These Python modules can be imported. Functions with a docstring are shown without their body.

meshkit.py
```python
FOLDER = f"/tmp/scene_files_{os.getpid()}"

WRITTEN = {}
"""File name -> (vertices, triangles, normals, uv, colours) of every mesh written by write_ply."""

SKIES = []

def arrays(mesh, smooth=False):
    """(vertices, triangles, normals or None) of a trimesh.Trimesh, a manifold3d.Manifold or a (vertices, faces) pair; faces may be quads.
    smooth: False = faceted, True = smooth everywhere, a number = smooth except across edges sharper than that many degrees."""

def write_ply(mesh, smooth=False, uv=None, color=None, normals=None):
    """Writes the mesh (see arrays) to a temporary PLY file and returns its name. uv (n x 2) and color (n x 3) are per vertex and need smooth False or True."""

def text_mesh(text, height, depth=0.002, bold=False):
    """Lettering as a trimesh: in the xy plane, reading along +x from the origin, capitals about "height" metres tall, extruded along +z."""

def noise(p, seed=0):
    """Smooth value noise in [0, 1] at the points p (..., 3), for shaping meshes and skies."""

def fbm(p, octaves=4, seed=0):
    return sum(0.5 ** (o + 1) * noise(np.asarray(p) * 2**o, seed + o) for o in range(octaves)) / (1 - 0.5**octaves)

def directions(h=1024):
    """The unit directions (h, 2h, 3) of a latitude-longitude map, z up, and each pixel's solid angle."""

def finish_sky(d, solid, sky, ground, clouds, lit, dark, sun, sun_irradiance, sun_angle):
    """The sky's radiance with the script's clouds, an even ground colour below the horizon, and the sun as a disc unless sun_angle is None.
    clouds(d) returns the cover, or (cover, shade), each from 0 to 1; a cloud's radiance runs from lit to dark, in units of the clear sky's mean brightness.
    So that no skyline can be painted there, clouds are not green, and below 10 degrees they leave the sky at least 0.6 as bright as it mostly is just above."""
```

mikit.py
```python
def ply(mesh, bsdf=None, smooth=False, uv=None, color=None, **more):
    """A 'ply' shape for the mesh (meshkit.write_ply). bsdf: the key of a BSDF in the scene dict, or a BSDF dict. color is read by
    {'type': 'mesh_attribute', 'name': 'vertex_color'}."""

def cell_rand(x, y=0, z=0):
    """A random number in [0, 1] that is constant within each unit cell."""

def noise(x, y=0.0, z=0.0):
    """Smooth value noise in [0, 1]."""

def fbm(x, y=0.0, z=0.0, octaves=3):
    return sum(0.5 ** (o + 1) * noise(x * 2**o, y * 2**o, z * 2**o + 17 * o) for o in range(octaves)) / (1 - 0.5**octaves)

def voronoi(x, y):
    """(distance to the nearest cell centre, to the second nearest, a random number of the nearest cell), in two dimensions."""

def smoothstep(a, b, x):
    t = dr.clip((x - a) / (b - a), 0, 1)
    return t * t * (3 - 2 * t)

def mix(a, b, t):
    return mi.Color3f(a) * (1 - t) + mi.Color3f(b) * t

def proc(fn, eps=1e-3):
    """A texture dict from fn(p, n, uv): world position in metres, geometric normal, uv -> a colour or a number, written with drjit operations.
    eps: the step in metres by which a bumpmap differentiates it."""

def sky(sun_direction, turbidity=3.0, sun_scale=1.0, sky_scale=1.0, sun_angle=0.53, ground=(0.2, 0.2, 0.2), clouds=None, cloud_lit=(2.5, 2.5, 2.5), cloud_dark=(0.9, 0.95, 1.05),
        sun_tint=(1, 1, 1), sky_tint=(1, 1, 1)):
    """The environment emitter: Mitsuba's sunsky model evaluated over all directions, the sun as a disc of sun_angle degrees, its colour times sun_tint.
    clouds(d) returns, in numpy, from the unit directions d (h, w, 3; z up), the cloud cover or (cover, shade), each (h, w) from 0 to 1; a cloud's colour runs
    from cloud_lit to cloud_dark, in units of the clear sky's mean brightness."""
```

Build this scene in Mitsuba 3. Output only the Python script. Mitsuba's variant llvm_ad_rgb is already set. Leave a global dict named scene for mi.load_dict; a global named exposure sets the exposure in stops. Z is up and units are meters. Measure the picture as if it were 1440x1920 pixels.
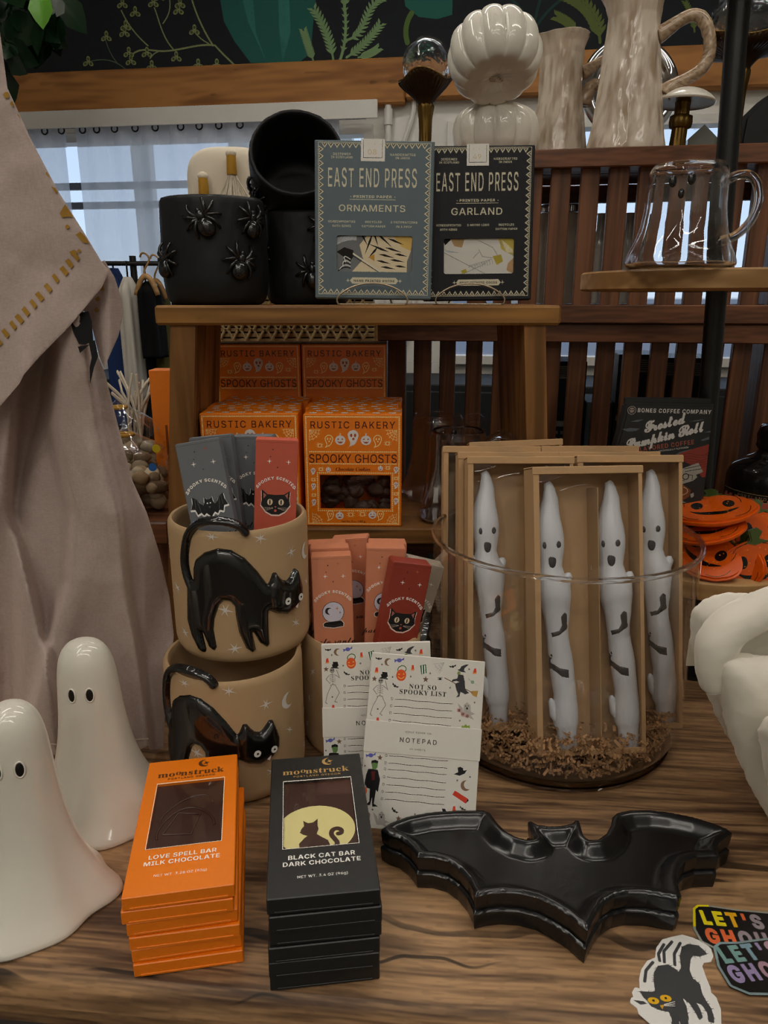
import math, glob, numpy as np, trimesh, shapely, mitsuba as mi, mikit, drjit as dr
import manifold3d as m3
from shapely.geometry import Polygon, LineString, Point, box as sbox
from shapely import affinity
from shapely.ops import unary_union
from scipy.spatial import Delaunay
from meshkit import fbm as nfbm, noise as nnoise
from mikit import noise, fbm, smoothstep, mix, cell_rand

scene, labels = {}, {}
# ---------------------------------------------------------------- camera, sky, lamps, exposure
F, PITCH, EYE = 1387.0, math.radians(16.1), 0.478          # focal length in pixels of the 1440 x 1920 frame, tilt down, height over the table top
scene['camera'] = {'type': 'perspective', 'fov': math.degrees(2 * math.atan(720 / F)), 'fov_axis': 'x', 'near_clip': 0.02, 'far_clip': 60.0,
                   'to_world': mi.ScalarTransform4f().look_at(origin=[0, 0, EYE], target=[0, math.cos(PITCH), EYE - math.sin(PITCH)], up=[0, 0, 1])}
scene['sky'] = mikit.sky([0.35, -0.6, 0.75], turbidity=4.0, sun_scale=0.0, sky_scale=6.0, ground=(0.25, 0.25, 0.27),
                         clouds=lambda d: (0.75 * np.ones(d.shape[:2]), 0.3 * np.ones(d.shape[:2])), cloud_lit=(1.2, 1.5, 1.9), cloud_dark=(0.75, 0.95, 1.25))
exposure = -0.1
LAMP = 27.5
LAMP_TINT = (1.0, 0.93, 0.83)
LAMPS = [(0.2, 1.75, 4, 'near the window wall, added to brighten the mural and beam'), (-0.95, -0.75, 62, 'left of the viewer'), (0.25, -0.55, 20, 'over the viewer'), (0.95, -1.75, -20, 'far behind the viewer on the right'), (-0.75, 0.75, 62, 'over the hanging cloth'), (0.85, 0.65, 20, 'over the tiered stand'), (0.1, -1.65, 12, 'behind the viewer'), (-0.9, -1.75, 40, 'far behind the viewer on the left')]   # ceiling tubes (x, y, turn); window wall one added to brighten the mural

# ---------------------------------------------------------------- helpers
def ray(px, py):
    a, t = (px - 720) / F, (py - 960) / F
    return np.array([a, math.cos(PITCH) - t * math.sin(PITCH), -(t * math.cos(PITCH) + math.sin(PITCH))])
def az(px, py, z=0.0):
    r = ray(px, py); return np.array([0, 0, EYE]) + r * ((z - EYE) / r[2])
def ay(px, py, y):
    r = ray(px, py); return np.array([0, 0, EYE]) + r * (y / r[1])
def C(h):
    if not isinstance(h, str): return np.array(h, float)
    v = np.array([int(h[i:i + 2], 16) for i in (1, 3, 5)]) / 255.0
    return np.where(v < 0.04045, v / 12.92, ((v + 0.055) / 1.055) ** 2.4)
def TR(x, y, z): m = np.eye(4); m[:3, 3] = (x, y, z); return m
def _r(a, i, j):
    a = math.radians(a); m = np.eye(4); m[i, i] = m[j, j] = math.cos(a); m[i, j] = -math.sin(a); m[j, i] = math.sin(a); return m
def RX(a): return _r(a, 1, 2)
def RY(a): return _r(a, 2, 0)
def RZ(a): return _r(a, 0, 1)
def SC(x, y=None, z=None): return np.diag([x, x if y is None else y, x if z is None else z, 1.0])
def frame(o, ex, ey, ez): m = np.eye(4); m[:3, 0], m[:3, 1], m[:3, 2], m[:3, 3] = ex, ey, ez, o; return m
def unit(v): v = np.asarray(v, float); return v / np.linalg.norm(v)
def axis_to(d):
    d = unit(d); a = np.cross([0, 0, 1.0], d)
    a = unit(a) if np.linalg.norm(a) > 1e-6 else np.array([1.0, 0, 0])
    return frame([0, 0, 0], a, np.cross(d, a), d)
def xf(m, M): m = m.copy(); m.apply_transform(M); return m
def cat(*ms):
    l = []
    for m in ms: l += list(m) if isinstance(m, (list, tuple)) else [m]
    return trimesh.util.concatenate(l)
def mesh(v, f): return trimesh.Trimesh(np.asarray(v, float), np.asarray(f), process=False)

def bx(x0, x1, y0, y1, z0, z1, c=0.001):
    """A box with small chamfers."""
    p = []
    for x, sx in ((x0, 1), (x1, -1)):
        for y, sy in ((y0, 1), (y1, -1)):
            for z, sz in ((z0, 1), (z1, -1)):
                p += [(x, y + c * sy, z + c * sz), (x + c * sx, y, z + c * sz), (x + c * sx, y + c * sy, z)]
    return trimesh.convex.convex_hull(np.array(p))
def lathe(prof, n=64, rfun=None):
    """Surface of revolution of [(r, z)...]; rfun(theta, i) scales the radius."""
    prof = np.asarray(prof, float); t = np.arange(n) * 2 * math.pi / n
    v = []
    for i, (r, z) in enumerate(prof):
        k = r * (rfun(t, z, i) if rfun else 1.0)
        v.append(np.stack([k * np.sin(t), -k * np.cos(t), np.full(n, z)], 1))
    v = np.vstack(v); a = np.arange(n); b = (a + 1) % n; f = []
    for i in range(len(prof) - 1):
        f += [np.stack([i * n + a, i * n + b, (i + 1) * n + b], 1), np.stack([i * n + a, (i + 1) * n + b, (i + 1) * n + a], 1)]
    return mesh(v, np.vstack(f))
def spline(pts, n):
    from scipy.interpolate import CubicSpline
    p = np.asarray(pts, float); d = np.r_[0, np.cumsum(np.linalg.norm(np.diff(p, axis=0), axis=1))]
    return CubicSpline(d, p)(np.linspace(0, d[-1], n))
def tube(pts, rad, sides=10, closed=False):
    p = np.asarray(pts, float); n = len(p)
    rad = np.broadcast_to(np.asarray(rad, float), (n,))
    t = np.roll(p, -1, 0) - np.roll(p, 1, 0) if closed else np.gradient(p, axis=0)
    t /= np.linalg.norm(t, axis=1, keepdims=True) + 1e-12
    a = np.cross(t[0], [0.3, 0.1, 0.95]); a /= np.linalg.norm(a); A = []
    for i in range(n):
        a = a - t[i] * (a @ t[i]); a /= np.linalg.norm(a) + 1e-12; A.append(a)
    A = np.array(A); B = np.cross(t, A); ang = np.arange(sides) * 2 * math.pi / sides
    v = (p[:, None] + rad[:, None, None] * (np.cos(ang)[None, :, None] * A[:, None] + np.sin(ang)[None, :, None] * B[:, None])).reshape(-1, 3)
    f, m = [], n if closed else n - 1
    for i in range(m):
        j = (i + 1) % n
        for k in range(sides):
            l = (k + 1) % sides
            f += [(i * sides + k, i * sides + l, j * sides + l), (i * sides + k, j * sides + l, j * sides + k)]
    if not closed:
        v = np.vstack([v, p[0], p[-1]])
        for k in range(sides):
            l = (k + 1) % sides
            f += [(n * sides, l, k), (n * sides + 1, (n - 1) * sides + k, (n - 1) * sides + l)]
    return mesh(v, f)
def ball(c, r, sub=2):
    m = trimesh.creation.icosphere(subdivisions=sub); m.apply_transform(SC(*np.broadcast_to(r, 3))); m.apply_translation(c); return m
def extr(poly, z0, z1, b=0.0):
    """Extrusion of a polygon, with a bevel b at its top and bottom edges."""
    if b <= 0:
        m = cat([trimesh.creation.extrude_polygon(g, z1 - z0, engine='earcut') for g in getattr(poly, 'geoms', [poly])]); m.apply_translation([0, 0, z0]); return m
    def cs(p): return m3.CrossSection([np.array(p.exterior.coords)[:-1].tolist()] + [np.array(r.coords)[:-1].tolist() for r in p.interiors], m3.FillRule.EvenOdd)
    c = cs(poly); i = c.offset(-b, m3.JoinType.Round, 2.0, 8)
    h = z1 - z0
    M = c.extrude(h - 2 * b).translate((0, 0, z0 + b)) + i.extrude(h).translate((0, 0, z0))
    q = M.to_mesh(); return mesh(q.vert_properties[:, :3], q.tri_verts)
def man(m):
    m = m.copy(); m.merge_vertices(); return m3.Manifold(m3.Mesh(np.asarray(m.vertices, np.float32), np.asarray(m.faces, np.uint32)))
def unman(M): q = M.to_mesh(); return mesh(q.vert_properties[:, :3], q.tri_verts)
def tri_fill(poly, step):
    """Even triangulation of a polygon: points, faces, distance of each point to the outline."""
    p = shapely.segmentize(poly, step); ring = [np.array(p.exterior.coords)[:-1]] + [np.array(r.coords)[:-1] for r in p.interiors]
    x0, y0, x1, y1 = poly.bounds
    gx, gy = np.meshgrid(np.arange(x0, x1, step), np.arange(y0, y1, step * 0.866))
    gx = gx + (np.arange(gx.shape[0]) % 2)[:, None] * step / 2
    g = np.stack([gx.ravel(), gy.ravel()], 1)
    g = g[shapely.contains_xy(poly.buffer(-step * 0.45), g[:, 0], g[:, 1])]
    v = np.vstack(ring + [g]); f = Delaunay(v).simplices
    c = v[f].mean(1); f = f[shapely.contains_xy(poly, c[:, 0], c[:, 1])]
    a = v[f]; area = (a[:, 1, 0] - a[:, 0, 0]) * (a[:, 2, 1] - a[:, 0, 1]) - (a[:, 1, 1] - a[:, 0, 1]) * (a[:, 2, 0] - a[:, 0, 0])
    f[area < 0] = f[area < 0][:, ::-1]; f = f[np.abs(area) > 1e-14]
    return v, f, shapely.distance(poly.boundary, shapely.points(v))
def wrap(m, R, z0=0.0):
    """Bends a flat mesh (x right, y up, z out) round a cylinder of radius R, facing -y."""
    v = np.array(m.vertices); t = v[:, 0] / R; r = R + v[:, 2]
    return mesh(np.stack([r * np.sin(t), -r * np.cos(t), v[:, 1] + z0], 1), m.faces)
UP = frame([0, 0, 0], [1, 0, 0], [0, 0, 1], [0, -1, 0])     # art (x right, y up) onto a face that looks towards -y

FONTS = (glob.glob('/opt/blender-*/*/datafiles/fonts') or [''])[0]
_glyph, _font = {}, {}
def font(kind, w):
    from PIL import ImageFont
    if (kind, w) not in _font:
        ft = None
        if kind != 'i':
            try: ft = ImageFont.truetype(FONTS + '/NotoSansMath-Regular.woff2', 110)
            except Exception: ft = None
        if ft is None:
            ft = ImageFont.truetype(FONTS + '/Inter.woff2', 110)
            try: ft.set_variation_by_axes([14, w])
            except Exception: pass
        _font[(kind, w)] = ft
    return _font[(kind, w)]
def glyph(ch, kind, w):
    """Outline and advance of one character, capital height 1."""
    base = {'b': (0x1D400, 0x1D41A), 's': (0x1D4D0, 0x1D4EA), 't': (0x1D468, 0x1D482)}.get(kind)
    if (ch, kind, w) in _glyph: return _glyph[(ch, kind, w)]
    from PIL import Image, ImageDraw
    c = ch
    if base and 'A' <= ch <= 'Z': c = chr(base[0] + ord(ch) - 65)
    elif base and 'a' <= ch <= 'z': c = chr(base[1] + ord(ch) - 97)
    elif base and kind == 'b' and '0' <= ch <= '9': c = chr(0x1D7CE + ord(ch) - 48)
    ft = font(kind, w); k = 1.0 / -ft.getbbox('H', anchor='ls')[1]
    adv = ft.getlength(c) * k; x0, y0, x1, y1 = ft.getbbox(c, anchor='ls'); g = None
    if x1 > x0 and y1 > y0:
        im = Image.new('L', (x1 - x0 + 8, y1 - y0 + 8)); ImageDraw.Draw(im).text((4 - x0, 4 - y0), c, 255, font=ft, anchor='ls')
        on = np.pad(np.asarray(im) > 127, ((0, 0), (1, 1))).astype(np.int8)
        r, s = np.nonzero(np.diff(on, axis=1) == 1); e = np.nonzero(np.diff(on, axis=1) == -1)[1]
        if len(r):
            g = unary_union(list(shapely.box(s, -r - 1, e, -r))).buffer(0.6).buffer(-0.6).simplify(0.9)
            g = affinity.affine_transform(g, [k, 0, 0, k, (x0 - 4) * k, (4 - y0) * k])
    _glyph[(ch, kind, w)] = (g, adv); return g, adv

class Art:
    """Flat print: coloured polygons in layers, made into one mesh with a colour per vertex."""
    def __init__(s): s.it = []
    def add(s, g, col, layer=1):
        for q in getattr(g, 'geoms', [g]):
            if q.geom_type == 'Polygon' and q.area > 1e-10: s.it.append((q, C(col), layer))
        return s
    def poly(s, pts, col, layer=1): return s.add(Polygon(pts).buffer(0), col, layer)
    def rect(s, x0, y0, x1, y1, col, layer=1): return s.add(sbox(x0, y0, x1, y1), col, layer)
    def circ(s, x, y, r, col, layer=1, ry=None, n=5): return s.add(affinity.scale(Point(x, y).buffer(r, n), 1, (ry or r) / r), col, layer)
    def line(s, pts, w, col, layer=1): return s.add(LineString(pts).buffer(w / 2, 3), col, layer)
    def star(s, x, y, r, col, layer=1, n=4, k=0.3, rot=90):
        return s.poly([(x + (r if i % 2 == 0 else r * k) * math.cos(math.radians(rot + 180 / n * i)), y + (r if i % 2 == 0 else r * k) * math.sin(math.radians(rot + 180 / n * i))) for i in range(2 * n)], col, layer)
    def text(s, t, x, y, h, col, layer=2, kind='i', w=500, sx=1.0, sp=0.0, rot=0, shear=0, arc=None, align='c'):
        gs, at = [], 0.0
        for ch in t:
            g, adv = glyph(ch, kind, w); gs.append((g, at, adv)); at += adv * sx + sp
        at -= sp; off = {'c': -at / 2, 'l': 0, 'r': -at}[align]
        for g, a, adv in gs:
            if g is None: continue
            q = affinity.scale(g, sx, 1, origin=(0, 0))
            if shear: q = affinity.affine_transform(q, [1, math.tan(math.radians(shear)), 0, 1, 0, 0])
            if arc:
                mid = (a + off + adv * sx / 2) * h
                q = affinity.scale(affinity.translate(q, -adv * sx / 2, 0), h, h, origin=(0, 0))
                q = affinity.rotate(affinity.translate(q, 0, arc), -math.degrees(mid / arc), origin=(0, 0))
                q = affinity.translate(affinity.rotate(affinity.translate(q, 0, -arc), rot, origin=(0, 0)), x, y)
            else:
                q = affinity.scale(affinity.translate(q, a + off, 0), h, h, origin=(0, 0))
                q = affinity.translate(affinity.rotate(q, rot, origin=(0, 0)), x, y)
            s.add(q, col, layer)
        return s
    def put(s, other, x, y, k=1.0, rot=0, flip=False):
        for g, c, l in other.it:
            q = affinity.scale(g, -k if flip else k, k, origin=(0, 0)); s.it.append((affinity.translate(affinity.rotate(q, rot, origin=(0, 0)), x, y), c, l))
        return s
    def clip(s, region):
        it, s.it = s.it, []
        for g, c, l in it: s.add(g.intersection(region), c, l)
        return s
    def mesh(s, dz=0.00012):
        V, Fc, K, n = [], [], [], 0
        for g, c, l in s.it:
            try: v, f = trimesh.creation.triangulate_polygon(g, engine='earcut')
            except Exception: continue
            if len(f) == 0: continue
            a = v[f]; ar = (a[:, 1, 0] - a[:, 0, 0]) * (a[:, 2, 1] - a[:, 0, 1]) - (a[:, 1, 1] - a[:, 0, 1]) * (a[:, 2, 0] - a[:, 0, 0])
            f = np.where((ar < 0)[:, None], f[:, ::-1], f)
            V.append(np.c_[v, np.full(len(v), l * dz)]); Fc.append(f + n); K.append(np.tile(c, (len(v), 1))); n += len(v)
        return mesh(np.vstack(V), np.vstack(Fc)), np.vstack(K)
    def ply(s, M=np.eye(4), bsdf='print', fn=None, dz=0.00012):
        m, k = s.mesh(dz)
        if fn: m = fn(m)
        m = xf(m, M); return mikit.ply(m, bsdf, color=k)

def P(m, bsdf, smooth=False, color=None): return mikit.ply(m, bsdf, smooth=smooth, color=color)
_used = {}
def numbered(n):
    k = _used.get(n, -1) + 1; _used[n] = k
    return n if k == 0 else f'{n}_{k:03d}'
def thing(name, label, cat_, parts, M=None, group=None, kind=None, plabel=None):
    """One thing: parts is a ply dict or a list of (part name, ply dict[, extra matrix])."""
    key = numbered(name); M = np.eye(4) if M is None else M
    labels[key] = {'label': label} | ({'category': cat_} if cat_ else {})
    if group: labels[key]['group'] = group
    if kind: labels[key]['kind'] = kind
    if isinstance(parts, dict): scene[key] = {**parts, 'to_world': mi.ScalarTransform4f(M)}; return key
    n = {}
    for q in parts:
        i = n.get(q[0], -1) + 1; n[q[0]] = i
        k = f'{key}__{q[0]}' + (f'_{i:03d}' if i else '')
        scene[k] = {**q[1], 'to_world': mi.ScalarTransform4f(M @ q[2] if len(q) > 2 else M)}
        if plabel and q[0] in plabel: labels[k] = {'label': plabel[q[0]]}
    return key
def struct(name, label, parts, M=None, plabel=None):
    k = thing(name, label, None, parts, M, kind='structure', plabel=plabel); return k
def stuffpart(k): labels.setdefault(k, {})['kind'] = 'stuff'

# ---------------------------------------------------------------- materials
def mat(name, col, rough=0.5, metal=0.0, spec=0.5, coat=0.0, sheen=0.0, bump=None, bscale=1.0, **kw):
    b = {'type': 'principled', 'base_color': col if isinstance(col, dict) else {'type': 'rgb', 'value': [float(x) for x in C(col)]}, 'roughness': rough, 'metallic': metal, 'specular': spec}
    if coat: b |= {'clearcoat': coat, 'clearcoat_gloss': 0.9}
    if sheen: b |= {'sheen': sheen}
    b |= kw
    if bump: b = {'type': 'bumpmap', 'arbitrary': bump, 'scale': bscale, 'bsdf': b}
    scene[name] = {'type': 'twosided', 'bsdf': b}
VC = {'type': 'mesh_attribute', 'name': 'vertex_color'}
mat('print', VC, 0.45, spec=0.4); mat('print_matt', VC, 0.8, spec=0.2); mat('glaze', VC, 0.16, spec=0.5, coat=0.3)
mat('white_ceramic', '#d4d0c4', 0.10, coat=0.6); mat('black_ceramic', '#0b0c0e', 0.22, coat=0.25); mat('black_gloss', '#040404', 0.07, coat=1.0)
mat('matt_black', '#181819', 0.55, spec=0.3); mat('hole_black', '#050505', 0.4); mat('black_steel', '#0b0b0c', 0.38)
mat('orange_card', '#e67808', 0.42); mat('black_card', '#1a1b1b', 0.4); mat('cookie_card', '#e0760f', 0.42); mat('kraft', '#b08f69', 0.75, spec=0.2); mat('kraft_in', '#a3845e', 0.8, spec=0.2)
mat('wax', '#c6c9cf', 0.35, spec=0.5); mat('wax_black', '#2a292b', 0.45)
mat('stoneware', '#b09470', 0.62, spec=0.3); mat('white_paint', '#d8d6d0', 0.45); mat('paper', '#cfccc4', 0.8, spec=0.2)
mat('bronze', '#6e5527', 0.34, 0.85); mat('dark_bronze', '#3a2916', 0.4, 0.7); mat('mirror', '#d7d9dc', 0.04, 1.0); mat('wire', '#b9ab93', 0.3, 0.8)
mat('brown_choc', '#3a2119', 0.35); mat('cookie', '#3d2b22', 0.65); mat('cream_choc', '#d9cf8f', 0.4)
mat('felt', '#d6d1c4', 0.95, spec=0.1, sheen=0.6); mat('pumpkin_acrylic', '#d2560a', 0.12, coat=0.6); mat('stem_green', '#40511f', 0.25, coat=0.4)
mat('slate_card', '#59676d', 0.6, spec=0.3); mat('ink_card', '#15171b', 0.6, spec=0.3)
mat('crinkle', VC, 0.8, spec=0.2); mat('wool', VC, 0.9, spec=0.1, sheen=0.3); mat('pod', VC, 0.75, spec=0.3)
mat('plaster', '#b9b6ae', 0.85, spec=0.2); mat('dark_wall', '#1c1f22', 0.6, spec=0.3); mat('floor_paint', '#5a5148', 0.5); mat('leaf', '#0b2710', 0.4)
mat('grey_glass', '#6c726a', 0.15, spec=0.6); mat('bottle_black', '#070708', 0.06, coat=1.0); mat('cream_cloth', '#cfc5b2', 0.9, sheen=0.3); mat('gold_yarn', '#a3781c', 0.8, sheen=0.3)
scene['film'] = {'type': 'thindielectric', 'int_ior': 1.35}
scene['thin_glass'] = {'type': 'thindielectric', 'int_ior': 1.5}
scene['glass'] = {'type': 'dielectric', 'int_ior': 1.47, 'ext_ior': 1.0}
scene['sheer'] = {'type': 'mask', 'opacity': {'type': 'rgb', 'value': 0.62}, 'bsdf': {'type': 'principledthin', 'base_color': {'type': 'rgb', 'value': [0.82, 0.85, 0.9]}, 'roughness': 0.8, 'diff_trans': 1.1, 'spec_trans': 0.0}}

def lf(h): return [float(x) for x in C(h)]
def wood(light, dark, freq=(3.0, 42.0), axis=0, knots=0.5, seed=0.0, crack=0.0, yaw=0.0, rough=0.55, lines=0.55, lo=0.3, hi=0.72):
    ca, sa = math.cos(math.radians(yaw)), math.sin(math.radians(yaw)); L, D = lf(light), lf(dark)
    def fn(p, n, uv):
        x = p.x * ca + p.y * sa; y = -p.x * sa + p.y * ca; z = p.z
        a, b, c = (x, y, z) if axis == 0 else (z, x, y)
        w = noise(a * 2.1 + seed, b * 9.0, c * 9.0) * knots
        g1 = fbm(a * freq[0] + seed, b * freq[1] + w * 6, c * freq[1], octaves=4)
        g2 = noise(a * freq[0] * 3.0, b * freq[1] * 4.5 + w * 14 + seed, c * freq[1] * 4.5)
        t = smoothstep(lo, hi, g1 * (1 - lines * 0.5) + g2 * lines * 0.5)
        col = mix(D, L, t)
        if crack > 0:
            k = noise(a * 5.0 + 3.1, b * 55.0 + w * 9 + 1.7 * noise(a * 31.0, b * 20.0), c * 55.0)
            m = noise(a * 2.5 + 9.0, b * 6.0, c * 6.0)
            col = col * (1 - crack * smoothstep(0.80, 0.90, k) * smoothstep(0.42, 0.62, m))
        return col
    return mikit.proc(fn)
def table_fn(p, n, uv):
    ca, sa = math.cos(math.radians(-5.4)), math.sin(math.radians(-5.4)); x = p.x * ca + p.y * sa; y = -p.x * sa + p.y * ca + p.z * .8
    kn = dr.exp(-(dr.square((x + .02) / .05) + dr.square((y - .045) / .016))) + dr.exp(-(dr.square((x - .30) / .07) + dr.square((y - .17) / .02))) + dr.exp(-(dr.square((x + .42) / .05) + dr.square((y - .2) / .02)))
    w = .030 * noise(x * 3.2, y * 7.0, 3.3) + .006 * noise(x * 13.0, y * 30.0, 1.2) + .012 * kn; v = y + w
    big = fbm(x * 3.0 + 4.0, v * 26.0, 0.5, octaves=3); line = noise(x * 8.0, v * 150.0, 7.0); fine = noise(x * 30.0, v * 480.0, 9.0); pore = noise(x * 110.0, v * 600.0, 2.0)
    t = smoothstep(.22, .74, big * .56 + line * .30 + fine * .24 - .05)
    col = mix(lf('#4a3425'), lf('#ac8761'), t) * (1 - .16 * smoothstep(.55, .8, pore)) * (1 - .55 * smoothstep(.35, .95, kn))
    k = noise(x * 9.0 + 3.1, v * 105.0 + 1.3 * noise(x * 40.0, y * 25.0), 4.0); m = noise(x * 3.0 + 9.0, v * 9.0, 5.0)
    return col * (1 - .82 * smoothstep(.79, .88, k) * smoothstep(.40, .56, m))
mat('table_wood', mikit.proc(table_fn), 0.5, spec=0.35)
mat('crate_wood', wood('#9c7038', '#61401f', (4.0, 30.0), seed=5.0, crack=0.7), 0.55, spec=0.3)
mat('crate_post', wood('#96693a', '#60401f', (3.0, 40.0), axis=2, seed=2.0, crack=0.3), 0.55, spec=0.3)
mat('bench_rail', wood('#74492f', '#4e2f1e', (3.0, 60.0), seed=8.0), 0.42, spec=0.4)
mat('bench_slat', wood('#784c30', '#50301d', (3.0, 70.0), axis=2, seed=4.0), 0.45, spec=0.4)
mat('beam_wood', wood('#b07a45', '#865730', (1.6, 16.0), seed=11.0, crack=0.4, lo=0.25, hi=0.6), 0.6, spec=0.25)
mat('disc_wood', wood('#b08b5c', '#86623a', (5.0, 30.0), seed=3.0), 0.5, spec=0.3)
mat('linen', mikit.proc(lambda p, n, uv: mix(lf('#a1908a'), lf('#bbaaa2'), fbm(p.x * 420.0, p.y * 90.0, p.z * 900.0) * 0.6 + fbm(p.x * 1100.0, p.z * 260.0, p.y * 60.0) * 0.5)), 0.95, spec=0.1, sheen=0.3)
# ---------------------------------------------------------------- the room
WY, WS = 2.85, -0.14                                        # the back wall's plane: y = WY + WS * (x + 0.5)
WN = unit([WS, -1, 0]); WX = unit([1, WS, 0])
WM = frame([-0.5, WY, 0], WX, -WN, [0, 0, 1])               # wall coordinates: x along, y out of the room, z up
def aw(px, py, off=0.0):
    """Pixel to wall coordinates (along, up) on the plane off metres in front of the wall."""
    r = ray(px, py); o = np.array([0, 0, EYE]); q = np.array([-0.5, WY, 0]) + WN * off
    p = o + r * (((q - o) @ WN) / (r @ WN)); return float((p - [-0.5, WY, 0]) @ WX), float(p[2])
ZB1, ZB0, ZW1, ZW0 = 1.236, 1.098, 1.045, 0.25              # beam, window head and sill heights
W1 = (-1.6, aw(700, 300)[0]); W2 = (aw(838, 300)[0], aw(838, 300)[0] + 1.7)
X0, X1 = -2.9, 3.1
wall = cat(bx(X0, X1, 0, .12, ZB0 - .01, 2.0), bx(X0, X1, 0, .12, -.76, ZW0), bx(X0, W1[0], 0, .12, ZW0, ZB0), bx(W1[1], W2[0], 0, .12, ZW0, ZB0), bx(W2[1], X1, 0, .12, ZW0, ZB0),
           bx(W1[0], W2[1], 0, .12, ZW1, ZB0))
# the painted plants over the beam
ma = Art(); ma.rect(X0, ZB1 - .02, X1, 1.99, '#22262a', 1)
def wl(pts): return [aw(x, y) for x, y in pts]
k = (aw(500, 60)[0] - aw(400, 60)[0]) / 100                 # wall metres per pixel
for a, c in (([(413, 0), (420, 40), (440, 78), (470, 118), (560, 118), (583, 100), (586, 60), (592, 0), (592, -60), (440, -60)], '#2a625b'), ([(440, -60), (465, 40), (500, 118), (480, 60), (470, -60)], '#3b7d73'),
             ([(520, -60), (524, 60), (530, 118), (545, 60), (540, -60)], '#3d8076'), ([(752, -50), (760, 12), (785, 32), (820, 36), (848, 28), (850, -50)], '#2d665c')):
    ma.poly(wl(a), c, 2)
def vine(pts, w, c): ma.line(wl(spline(pts, 24)), w * k, c, 3)
G1, G2 = '#868f66', '#7b996d'
vine([(244, 108), (262, 95), (300, 96), (340, 92), (400, 85)], 3, G1); vine([(400, 86), (375, 40), (355, -20)], 3, G1); vine([(403, 85), (425, 108), (440, 122)], 3, G1)
vine([(228, 20), (245, 50), (278, 86)], 2.4, G1); vine([(290, 15), (300, 45), (310, 70), (325, 92)], 2.4, G1); vine([(306, 44), (318, 20), (316, -10)], 2.2, G1); vine([(282, 110), (295, 98), (310, 96)], 2, G1)
vine([(165, 117), (213, 116), (238, 132)], 2, '#50604c'); vine([(198, 72), (208, 100), (220, 118)], 2, '#50604c'); vine([(392, 82), (372, 68), (365, 60)], 2, G1)
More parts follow.
